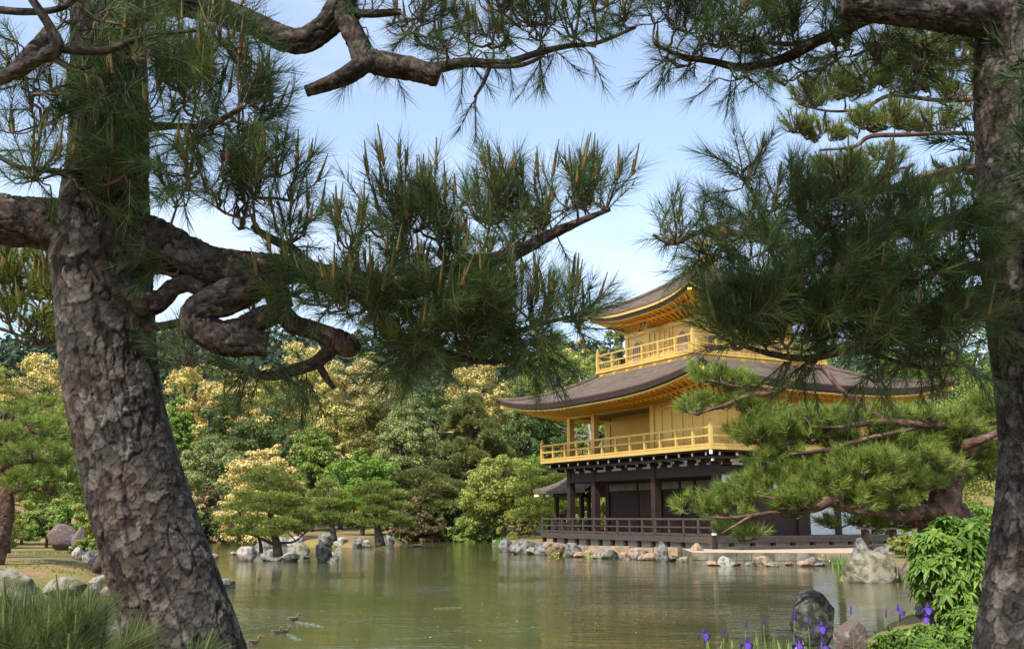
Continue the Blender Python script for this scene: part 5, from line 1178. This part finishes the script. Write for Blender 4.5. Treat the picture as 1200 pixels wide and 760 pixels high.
whorl_shrub('leafy_shrub', 'low small leaved shrub between the taller shrub and the right trunk', 1140, 748, 30, 40, 8.0, 260, 54, leafL=.07, leafW=.024)
# flat rock bank under the shrub
rock('rock', 1092, 716, 44, 24, 8.9, SG, 'grey stone hidden under the leafy shrub at the waterline', 55)

def iris(px, py, Y, label, seed, blooms=1, foot=775, bud=False):
    rg = np.random.default_rng(seed); t = at(px, py, Y); f = at(px + rg.uniform(-6, 6), foot, Y); z0 = min(f[2], gz(f[0], f[1]))
    f[2] = z0; r = empty('iris', f); tag(r, label, 'iris', 'purple irises on the near bank'); t = t - f
    m = MB(); T = spline(np.array([[0, 0, 0], [t[0] * .35, rg.normal(0, .02), t[2] * .55], t]), .05); m.tube(T, np.linspace(.005, .003, len(T)), 5, tint=.6); m.build('stem', M['stem'], r, True)
    m = MB()
    for k in range(3):
        h = t[2] * rg.uniform(.45, .8); a = rg.uniform(0, 6.28); q = np.array([math.cos(a), math.sin(a), 0]); e = q * .14; sd = np.array([-q[1], q[0], 0]) * .008
        pts = [np.zeros(3), e * .3 + [0, 0, h * .55], e + [0, 0, h]]
        V = [pts[0] - sd, pts[0] + sd, pts[1] - sd, pts[1] + sd, pts[2]]; m.add(V, tris=[(2, 3, 4)], quads=[(0, 1, 3, 2)], tint=rg.uniform(.3, .7))
    m.build('leaf', M['stem'], r)
    m = MB(); c = t
    for b in range(blooms):
        c = t + (np.array([rg.normal(0, .02), rg.normal(0, .02), -.07 * b]) if b else 0)
        if bud or (b and rg.random() < .5):
            m.tube(np.array([c - [0, 0, .015], c + [.002, 0, .015], c + [.004, 0, .05], c + [.006, 0, .07]]), np.array([.004, .0065, .005, .001]), 6, tint=.3); continue
        for k in range(3):
            a = k * 2.094 + rg.uniform(0, 1); q = np.array([math.cos(a), math.sin(a), 0]); sd = np.array([-q[1], q[0], 0])
            P = np.array([c, c + q * .022 + [0, 0, .012], c + q * .045, c + q * .055 - [0, 0, .035]]); w = [.004, .016, .026, .008]        # falls
            V = [];
            for p_, w_ in zip(P, w): V += [p_ - sd * w_, p_ + [0, 0, .004], p_ + sd * w_]
            m.add(V, quads=[(i * 3 + j, i * 3 + j + 1, i * 3 + j + 4, i * 3 + j + 3) for i in range(3) for j in (0, 1)], tint=np.tile([.3, .9, .3], 4))
            q2 = np.array([math.cos(a + 1.05), math.sin(a + 1.05), 0]); s2 = np.array([-q2[1], q2[0], 0])
            P = np.array([c, c + q2 * .012 + [0, 0, .025], c + q2 * .010 + [0, 0, .055]]); w = [.003, .011, .004]; V = []
            for p_, w_ in zip(P, w): V += [p_ - s2 * w_, p_ + s2 * w_]
            m.add(V, quads=[(0, 1, 3, 2), (2, 3, 5, 4)], tint=.5)
    m.build('flower', M['iris'], r)
IR = [(826, 744, 8.2, 2, 0, 'leftmost iris in flower at the lower edge'), (876, 755, 7.9, 1, 0, 'low open iris left of the black rock cut by the lower edge'), (874, 735, 8.4, 1, 1, 'iris bud on a tall green stem left of the black rock'), (895, 729, 8.5, 1, 1, 'thin iris bud leaning right beside the black rock'),
      (931, 724, 8.6, 1, 1, 'iris bud in front of the left side of the black rock'), (947, 732, 8.5, 1, 1, 'small iris bud in front of the middle of the black rock'), (963, 736, 8.2, 3, 0, 'largest iris bloom in front of the black rock'), (936, 756, 7.8, 2, 0, 'purple iris at the foot of the black rock'),
      (997, 718, 8.8, 1, 1, 'single iris bud above the purple brown rock'), (1053, 716, 8.6, 2, 0, 'open iris over the water left of the shrub'), (1038, 722, 8.7, 1, 1, 'thin iris bud just left of the open one by the shrub'), (1088, 714, 8.4, 2, 0, 'open iris against the leafy shrub'), (848, 745, 8.3, 1, 1, 'green unopened iris between the two left blooms')]
for k, (px, py, Y, bl, bud, lb) in enumerate(IR): iris(px, py, Y, lb, 500 + k, bl, bud=bool(bud))
# iris beds and blades along the far shore
def blades(name, segs, n, h, seed, flowers=0):
    rg = np.random.default_rng(seed); mb = MB(); fl = MB()
    for (a, b) in segs:
        A, B = flat(*a), flat(*b); t = rg.random(n); P = A + (B - A) * t[:, None] + np.stack([rg.normal(0, .2, n), rg.normal(.3, .45, n), 0 * t - .03], -1)
        D = unit(rg.normal(0, .18, P.shape) + np.array([0, 0, 1])); clump = .55 + .6 * vnoise(np.stack([P[:, 0] * 1.4, 0 * t, 0 * t], -1), seed)
        needle_tris(mb, P, D, h * rg.uniform(.6, 1.1, n) * clump, .045, rg, np.clip(rg.normal(.6, .25, n), 0, 1))
        if flowers:
            q = rg.random(flowers); Q = A + (B - A) * q[:, None] + np.stack([rg.normal(0, .2, flowers), rg.normal(.3, .4, flowers), h * rg.uniform(.75, 1.1, flowers)], -1)
            leaf_quads(fl, Q, unit(rg.normal(size=Q.shape)), .10, rg, rg.random(flowers), 0, 1.2)
    o = tag(mb.build(name, M['stem']), kind='stuff')
    if flowers: f = fl.build('flowers', M['iris'], o); tag(f, kind='stuff')
blades('iris_bed', [((530, 633.5), (578, 634.5))], 1500, .85, 1, 260)
blades('shore_reeds', [((462, 635), (474, 634)), ((478, 634), (508, 633.5)), ((585, 637), (600, 638))], 320, .75, 2)
blades('iris_patch', [((602, 634), (625, 636))], 120, .8, 3, 60)
rg = np.random.default_rng(33); n = 16000; P = np.stack([rg.uniform(-17, -6.5, n), rg.uniform(19.5, 38, n), np.zeros(n)], -1); nn = vnoise(P * [.45, .45, 1], 3) + .5 * vnoise(P * 1.7, 4); P = P[nn > .92]; P[:, 2] = ground_z(P[:, 0], P[:, 1]) - .01; P = P[P[:, 2] > .12]
mb = MB(); needle_tris(mb, P, unit(rg.normal(0, .5, P.shape) + [0, 0, 1]), .07 * rg.uniform(.5, 1.3, len(P)), .03, rg, rg.random(len(P))); tag(mb.build('bank_moss', M['moss']), kind='stuff')
blades('quay_weeds', [((985, 664), (1000, 666)), ((1046, 676), (1064, 676))], 150, .4, 4)
blades('bank_grass', [((870, 766), (960, 768)), ((1010, 765), (1075, 754))], 60, .22, 9)
# small ferny tufts growing in the quay wall and the edging
for k, (px, py, lb) in enumerate([(966, 656, 'yellow weed growing from the quay wall'), (650, 650, 'green weed between the rocks below the veranda'), (690, 652, 'small weed on the pond edging')]):
    t = at(px, py, flat(px, 661)[1] - .2); r = empty('weed', t); tag(r, lb, 'weed'); rg = np.random.default_rng(k); m = MB()
    P = rg.normal(0, .10, (70, 3)) * [1.4, .5, .8]; leaf_quads(m, P, unit(rg.normal(size=P.shape) + [0, -.5, .6]), .05, rg, rg.random(70)); m.build('leaves', M['blossom'] if k == 0 else M['leaf_pale'], r)

# ------------------------------------------------------------------ white garden wall right of the pavilion
a, b = flat(1008, 614, 1.2), None
A = at(1010, 600, 46.5); B = at(1066, 600, 47.5); d = (B - A)[:2]; L = float(np.hypot(*d)); r = empty('plaster_wall', (A[0], A[1], gz(A[0], A[1])), math.atan2(d[1], d[0])); tag(r, 'white plastered garden wall with a dark tiled coping right of the pavilion', 'wall')
m = MB(); m.box(0, L, -.15, .15, -.2, 3.0); m.build('wall_face', M['plaster'], r); m = MB(); m.box(-.2, L + .2, -.4, .4, 3.002, 3.10); m.box(-.2, L + .2, -.2, .2, 3.101, 3.24); m.build('coping', M['shingle_edge'], r)

# ------------------------------------------------------------------ the two pines that frame the view
DY = 4.0
c = at(285, 1000, DY); rootL = empty('pine_tree', (c[0], c[1], .25)); tag(rootL, 'big leaning pine with flaky bark and twisted limbs on the left', 'pine tree')
trunk = [(300, 1040, 4, 108), (272, 950, 4, 86), (243, 850, 4, 71), (218, 760, 4, 65), (199, 700, 4, 62), (167, 600, 4, 58.5), (141, 500, 4, 57), (130, 440, 4, 57.5), (122, 350, 4, 59), (119, 290, 4, 62), (123, 235, 4, 54), (127, 180, 4, 49), (128, 100, 4, 46), (126, 0, 4, 43), (135, -150, 4.05, 39), (150, -350, 4.1, 34), (140, -600, 4.1, 28), (120, -850, 4.1, 18)]
limbs = [
    [(118, 290, 4.0, 36), (80, 270, 3.96, 31), (40, 262, 3.93, 28), (0, 258, 3.9, 27), (-80, 235, 3.85, 24), (-200, 170, 3.7, 18), (-330, 120, 3.6, 9)],
    [(130, 280, 4.0, 36), (170, 285, 3.95, 31), (205, 297, 3.92, 25), (240, 313, 3.9, 22), (278, 318, 3.87, 21), (310, 318, 3.85, 19), (345, 316, 3.85, 13), (385, 324, 3.87, 11), (440, 334, 3.9, 10), (482, 340, 3.92, 9), (510, 325, 3.95, 8), (533, 313, 3.97, 7.5), (565, 305, 4.0, 7), (600, 298, 4.0, 6), (645, 275, 4.02, 5), (690, 255, 4.05, 3), (715, 245, 4.05, 2)],
    [(300, 318, 3.86, 16), (294, 334, 3.83, 18), (264, 350, 3.80, 17.5), (240, 358, 3.78, 15), (230, 372, 3.78, 15.5), (243, 388, 3.8, 16), (268, 399, 3.82, 17), (294, 401, 3.83, 14), (313, 404, 3.84, 12)],
    [(262, 392, 3.82, 13), (285, 385, 3.83, 12), (310, 372, 3.85, 12), (330, 368, 3.86, 10), (345, 380, 3.87, 10), (372, 388, 3.88, 9.5), (394, 398, 3.88, 12), (408, 404, 3.87, 12), (417, 400, 3.86, 9)],
    [(300, 318, 3.86, 15), (322, 340, 3.86, 12), (330, 362, 3.86, 12)],
    [(400, 400, 3.88, 8), (385, 412, 3.88, 8), (368, 425, 3.88, 7), (345, 433, 3.89, 6.5), (318, 440, 3.9, 5), (285, 434, 3.9, 4), (262, 428, 3.9, 3), (236, 422, 3.9, 2)],
    [(372, 424, 3.88, 5), (382, 442, 3.88, 4), (392, 455, 3.88, 2.5)],
    [(128, 358, 4.0, 20), (170, 356, 3.95, 14), (190, 350, 3.92, 10), (203, 337, 3.9, 9), (222, 332, 3.88, 9), (240, 341, 3.88, 8)],
    [(140, 385, 4.0, 8), (185, 383, 3.93, 5), (212, 378, 3.92, 4.5), (245, 376, 3.86, 3.5)],
    [(380, 325, 3.87, 8), (360, 308, 3.86, 6), (338, 290, 3.85, 5.5), (315, 278, 3.83, 4.5), (295, 265, 3.82, 3)],
    [(410, 330, 3.88, 8), (440, 365, 3.9, 6.5), (466, 392, 3.92, 6), (500, 405, 3.94, 5), (535, 418, 3.96, 4), (575, 424, 3.98, 3), (610, 418, 4.0, 2)],
    [(440, 334, 3.9, 6), (480, 372, 3.95, 5), (530, 385, 3.97, 4), (590, 390, 4.0, 3.5), (640, 378, 4.03, 2.5), (670, 370, 4.04, 2)],
    [(130, 20, 4.05, 22), (185, 2, 4.05, 17), (235, 8, 4.05, 13), (270, 18, 4.05, 13), (302, 30, 4.05, 12), (332, 45, 4.04, 13), (356, 48, 4.03, 13), (378, 35, 4.02, 13), (393, 18, 4.0, 14), (402, -5, 4.0, 13), (408, -50, 4.0, 11), (420, -120, 4.0, 6)],
    [(398, 8, 4.0, 13), (408, 28, 3.98, 12), (420, 52, 3.97, 12), (428, 68, 3.97, 13), (448, 75, 3.96, 13), (480, 81, 3.95, 12), (505, 88, 3.94, 11), (514, 91, 3.94, 9.5)],
    [(432, 70, 3.97, 11), (410, 86, 3.97, 10), (385, 98, 3.97, 8), (358, 107, 3.97, 6)],
    [(478, 80, 3.96, 7), (515, 79, 3.96, 6.5), (545, 73, 3.97, 6), (590, 74, 3.98, 4.5), (630, 62, 4.0, 4), (665, 54, 4.0, 3.2), (700, 50, 4.0, 2.6), (745, 32, 4.0, 1.8)],
    [(545, 73, 3.97, 4), (580, 78, 3.97, 3), (612, 76, 3.97, 3), (636, 66, 3.98, 2)], [(575, 75, 3.97, 3), (566, 98, 3.96, 2.4), (556, 114, 3.96, 1.8)],
    [(408, 15, 4.0, 5), (440, 16, 3.97, 5), (470, 14, 3.96, 4)],
    [(60, 40, 3.6, 10), (20, 82, 3.45, 9), (42, 70, 3.42, 8), (66, 56, 3.40, 8.5), (60, 35, 3.38, 6), (48, 15, 3.36, 5), (30, -12, 3.34, 4)],
    [(-70, 120, 3.5, 10), (-20, 100, 3.47, 8), (20, 83, 3.45, 7.5), (42, 70, 3.42, 7)],
    [(66, 56, 3.40, 6), (100, 60, 3.42, 5), (130, 58, 3.44, 4.5), (155, 48, 3.46, 4), (190, 40, 3.5, 3), (230, 36, 3.55, 2)], [(60, 66, 3.42, 5), (85, 80, 3.44, 3.5), (110, 78, 3.46, 2.5)],
    [(-20, 10, 3.45, 5), (30, 14, 3.45, 4.5), (70, 10, 3.45, 4), (92, -5, 3.45, 4)],
    [(120, 150, 4.0, 10), (200, 148, 3.8, 4), (245, 146, 3.7, 3.4), (285, 125, 3.65, 2.6)],
    [(115, 210, 3.98, 8), (60, 200, 3.7, 3.5), (20, 195, 3.6, 3), (-20, 170, 3.55, 3)]]
DROOP = (540, 60, 150, 26, 34, 4.0, .3), (690, 52, 50, 20, 14, 4.0, .2), (556, 118, 14, 6, 3, 3.96, .06), (310, 440, 90, 14, 22, 3.9, .15), (500, 425, 70, 14, 16, 3.95, .15), (360, 445, 40, 10, 8, 3.9, .1), (645, 420, 40, 12, 10, 4.0, .1)
reg = [(480, 262, 70, 50, 60, 3.9, .3), (560, 245, 80, 48, 74, 3.97, .3), (640, 250, 66, 40, 56, 4.0, .25), (700, 235, 36, 30, 24, 4.03, .15), (430, 300, 50, 46, 44, 3.85, .3), (520, 310, 80, 40, 70, 3.95, .3), (600, 300, 60, 40, 40, 4.0, .25),
       (440, 365, 60, 42, 76, 3.9, .3), (520, 378, 80, 40, 124, 3.95, .3), (600, 385, 70, 34, 110, 4.0, .25), (665, 372, 34, 22, 36, 4.03, .12), (470, 410, 50, 26, 56, 3.92, .25), (560, 410, 70, 20, 60, 3.95, .2),
       (250, 225, 80, 50, 66, 3.75, .3), (320, 225, 46, 44, 40, 3.8, .25), (345, 270, 40, 30, 22, 3.8, .2), (340, 335, 40, 30, 20, 3.78, .1), (385, 345, 40, 30, 24, 3.8, .15), (220, 120, 100, 70, 120, 3.72, .3), (150, 90, 90, 60, 80, 3.6, .25), (140, 200, 70, 40, 40, 3.68, .15), (260, 60, 80, 50, 50, 3.8, .3),
       (60, 130, 70, 60, 34, 3.6, .25), (40, 210, 60, 50, 26, 3.6, .25), (25, 50, 50, 50, 14, 3.5, .2), (110, 20, 80, 30, 44, 3.6, .25), (300, 130, 60, 50, 40, 3.78, .25), (430, 20, 50, 24, 22, 3.98, .2),
       (500, 25, 70, 30, 40, 4.0, .3), (580, 25, 80, 32, 50, 4.0, .3), (660, 18, 70, 30, 44, 4.0, .25), (730, 15, 40, 25, 20, 4.0, .2), (200, 300, 40, 20, 8, 3.85, .15), (220, 420, 40, 20, 14, 3.9, .15), (290, 365, 30, 18, 6, 3.95, .1)] + list(DROOP)
above = [(150, -330, 420, 180, 260, 4.0, 1.2), (-150, -150, 260, 120, 90, 3.7, 1.0), (480, -180, 300, 90, 110, 4.0, .9), (-120, 40, 70, 60, 20, 3.6, .4), (-260, 90, 110, 60, 60, 3.7, .4), (-180, 150, 60, 40, 16, 3.75, .3), (150, -560, 420, 130, 160, 3.4, 1.4), (0, -300, 380, 160, 150, 2.6, .9)]
NEED = dict(n=66, S=.16, L=.112, w=.0022, spread=(.38, 1.0))
near_pine(rootL, trunk, limbs, reg, above, 61, M['needle_deep'], M['bark'], NEED, .62, DROOP)

c = at(1185, 1000, 4.0); rootR = empty('pine_tree', (c[0], c[1], .25)); tag(rootR, 'upright pine with plated bark filling the right edge', 'pine tree')
trunk = [(1165, 1060, 4, 82), (1178, 950, 4, 68), (1192, 850, 4, 60), (1203, 760, 4, 57), (1212, 700, 4, 56), (1222, 620, 4, 56), (1229, 530, 4, 56), (1222, 450, 4, 56), (1208, 330, 4, 56), (1200, 200, 4, 56), (1196, 100, 4, 55), (1196, 0, 4, 54), (1200, -200, 4, 48), (1190, -450, 4.1, 38), (1200, -750, 4.1, 24)]
limbs = [
    [(1190, 25, 4.0, 24), (1140, 20, 3.92, 20), (1105, 18, 3.9, 17), (1070, 15, 3.88, 15), (1030, 11, 3.86, 14), (1000, 9, 3.85, 14), (987, 9, 3.85, 11)],
    [(1180, 60, 4.2, 18), (1120, 22, 4.22, 12), (1060, 8, 4.24, 9), (1014, 22, 4.25, 7.5), (988, 36, 4.25, 6.5), (960, 47, 4.25, 6), (930, 64, 4.25, 5.5), (902, 74, 4.25, 5), (868, 79, 4.25, 4.5), (835, 72, 4.25, 3.5), (800, 66, 4.25, 2.8), (768, 52, 4.25, 1.8)],
    [(960, 47, 4.25, 4), (920, 52, 4.25, 3), (880, 44, 4.25, 2.5), (850, 38, 4.25, 1.6)],
    [(905, 76, 4.25, 3), (905, 90, 4.22, 2.5), (920, 100, 4.2, 2)], [(868, 79, 4.25, 2.5), (880, 96, 4.22, 2)],
    [(1195, 335, 4.0, 18), (1155, 345, 3.9, 11), (1110, 352, 3.82, 8.5), (1085, 370, 3.78, 7), (1066, 384, 3.76, 6.5), (1045, 396, 3.75, 6), (1020, 408, 3.75, 5), (985, 412, 3.76, 4.5), (945, 420, 3.77, 3.5), (905, 415, 3.78, 3), (870, 405, 3.8, 2)],
    [(1195, 345, 4.0, 14), (1150, 368, 3.88, 8), (1100, 360, 3.8, 6), (1050, 378, 3.78, 5), (1010, 372, 3.78, 4), (960, 352, 3.78, 3.5), (915, 335, 3.8, 3), (870, 320, 3.82, 2.5)],
    [(1195, 230, 4.0, 18), (1150, 250, 3.9, 10), (1105, 262, 3.85, 8), (1060, 270, 3.82, 6.5), (1010, 280, 3.8, 5.5), (960, 285, 3.8, 5), (910, 285, 3.82, 4), (870, 275, 3.84, 3.5), (830, 268, 3.86, 3), (790, 285, 3.88, 2.2), (765, 275, 3.88, 1.6)],
    [(1195, 290, 4.0, 14), (1160, 312, 3.9, 9), (1120, 312, 3.84, 6), (1085, 305, 3.82, 4.5), (1040, 318, 3.8, 3.5)],
    [(830, 268, 3.86, 2.5), (850, 290, 3.86, 2.2), (880, 305, 3.85, 2)], [(910, 285, 3.82, 3), (890, 240, 3.84, 2.4), (870, 205, 3.86, 2), (885, 190, 3.86, 1.4)],
    [(1010, 408, 3.75, 3), (1040, 420, 3.74, 2.6), (1080, 430, 3.74, 2.2), (1130, 425, 3.75, 1.6)]]
DR2 = (1060, 425, 90, 12, 22, 3.75, .15), (940, 425, 60, 12, 16, 3.76, .15), (860, 90, 60, 14, 18, 4.22, .15), (930, 90, 40, 12, 8, 4.2, .12), (1020, 440, 30, 8, 6, 3.72, .1)
reg = [(835, 300, 30, 24, 22, 3.85, .2), (860, 275, 60, 40, 62, 3.85, .25), (795, 270, 40, 30, 30, 3.88, .15), (930, 260, 66, 44, 90, 3.82, .3), (1000, 265, 70, 50, 110, 3.8, .3), (1070, 270, 66, 44, 90, 3.82, .3), (1120, 300, 40, 50, 60, 3.86, .25), (900, 330, 60, 36, 74, 3.8, .25), (970, 335, 66, 40, 100, 3.78, .3), (1050, 340, 66, 40, 100, 3.8, .3), (1110, 370, 46, 44, 60, 3.82, .25),
       (876, 380, 42, 34, 120, 3.79, .2), (940, 385, 56, 34, 124, 3.77, .25), (1020, 390, 60, 34, 110, 3.76, .25), (1090, 400, 50, 30, 80, 3.76, .2), (1050, 300, 70, 50, 70, 3.78, .3), (880, 215, 36, 34, 26, 3.86, .15),
       (800, 50, 50, 36, 50, 4.25, .25), (860, 45, 60, 36, 74, 4.25, .25), (930, 50, 60, 34, 74, 4.22, .25), (1000, 50, 60, 34, 74, 4.2, .25), (1070, 50, 60, 26, 50, 4.15, .3), (860, 5, 110, 25, 60, 4.25, .3), (1060, 85, 40, 14, 16, 4.1, .2), (770, 20, 40, 30, 24, 4.25, .2)] + list(DR2)
above = [(1100, -250, 420, 150, 240, 4.0, 1.2), (850, -120, 260, 70, 110, 4.2, .9), (1100, -520, 420, 130, 180, 3.6, 1.4), (900, -330, 420, 160, 190, 2.8, 1.0), (1250, 150, 90, 200, 60, 3.6, .8), (700, -480, 420, 160, 150, 2.4, .9)]
near_pine(rootR, trunk, limbs, reg, above, 67, M['needle_deep'], M['bark'], NEED, .14, DR2, thin=.68)
for px, py, Y in ((911, 366, 3.6), (952, 314, 3.62), (983, 316, 3.62), (848, 272, 3.75), (938, 332, 3.6)):
    p = at(px, py, Y) - np.array(rootR.location); m = MB()
    m.lathe([(.002, -.026), (.014, -.02), (.020, -.006), (.018, .008), (.010, .022), (.002, .030)], 10, p); m.build('pine_cone', M['cone'], rootR, True)

# young pine at the lower left
c = at(60, 900, 3.4); rootS = empty('young_pine', (c[0], c[1], .25)); tag(rootS, 'bushy young pine with upright candles in the lower left corner', 'young pine'); o = np.array(rootS.location); rg = np.random.default_rng(71)
T = px_path([(60, 1010, 3.4, 12), (58, 880, 3.4, 8), (60, 790, 3.4, 6)]); m = MB(); sk = bark_tube(m, T, .01, 24, cell=(.015, .03), amp=.003, seed=71); local(m, o).build('trunk', M['bark_brown'], rootS, True)
B = []
for sp in [(40, 772, 60, 26, 34, 3.4, .25), (88, 768, 30, 24, 18, 3.4, .2), (10, 765, 40, 24, 20, 3.4, .2), (128, 795, 26, 18, 8, 3.45, .15), (60, 820, 80, 40, 30, 3.4, .3), (-40, 780, 50, 40, 14, 3.4, .3), (190, 800, 24, 10, 5, 3.6, .1)]: B.append(region(sp, rg)[0])
B = np.vstack(B); cen = at(60, 850, 3.4); D = unit(unit(B - cen) * .8 + np.array([0, 0, .7]) + rg.normal(0, .25, B.shape))
tw = MB(); twigs_to(sk, B, D, rg, tw); local(tw, o).build('twigs', M['twig'], rootS, True)
cm = MB(); shoots(cm, B, D, rg, n=80, S=.13, L=.12, w=.0021, tint0=rg.uniform(.4, .9, len(B))); local(cm, o).build('crown', M['needle_deep'], rootS)
ca = MB(); up = rg.random(len(B)) < .4; candles(ca, B[up], D[up], rg, L=(.06, .13), r=.006); tag(local(ca, o).build('new_shoots', M['candle_green'], rootS, True), kind='stuff')
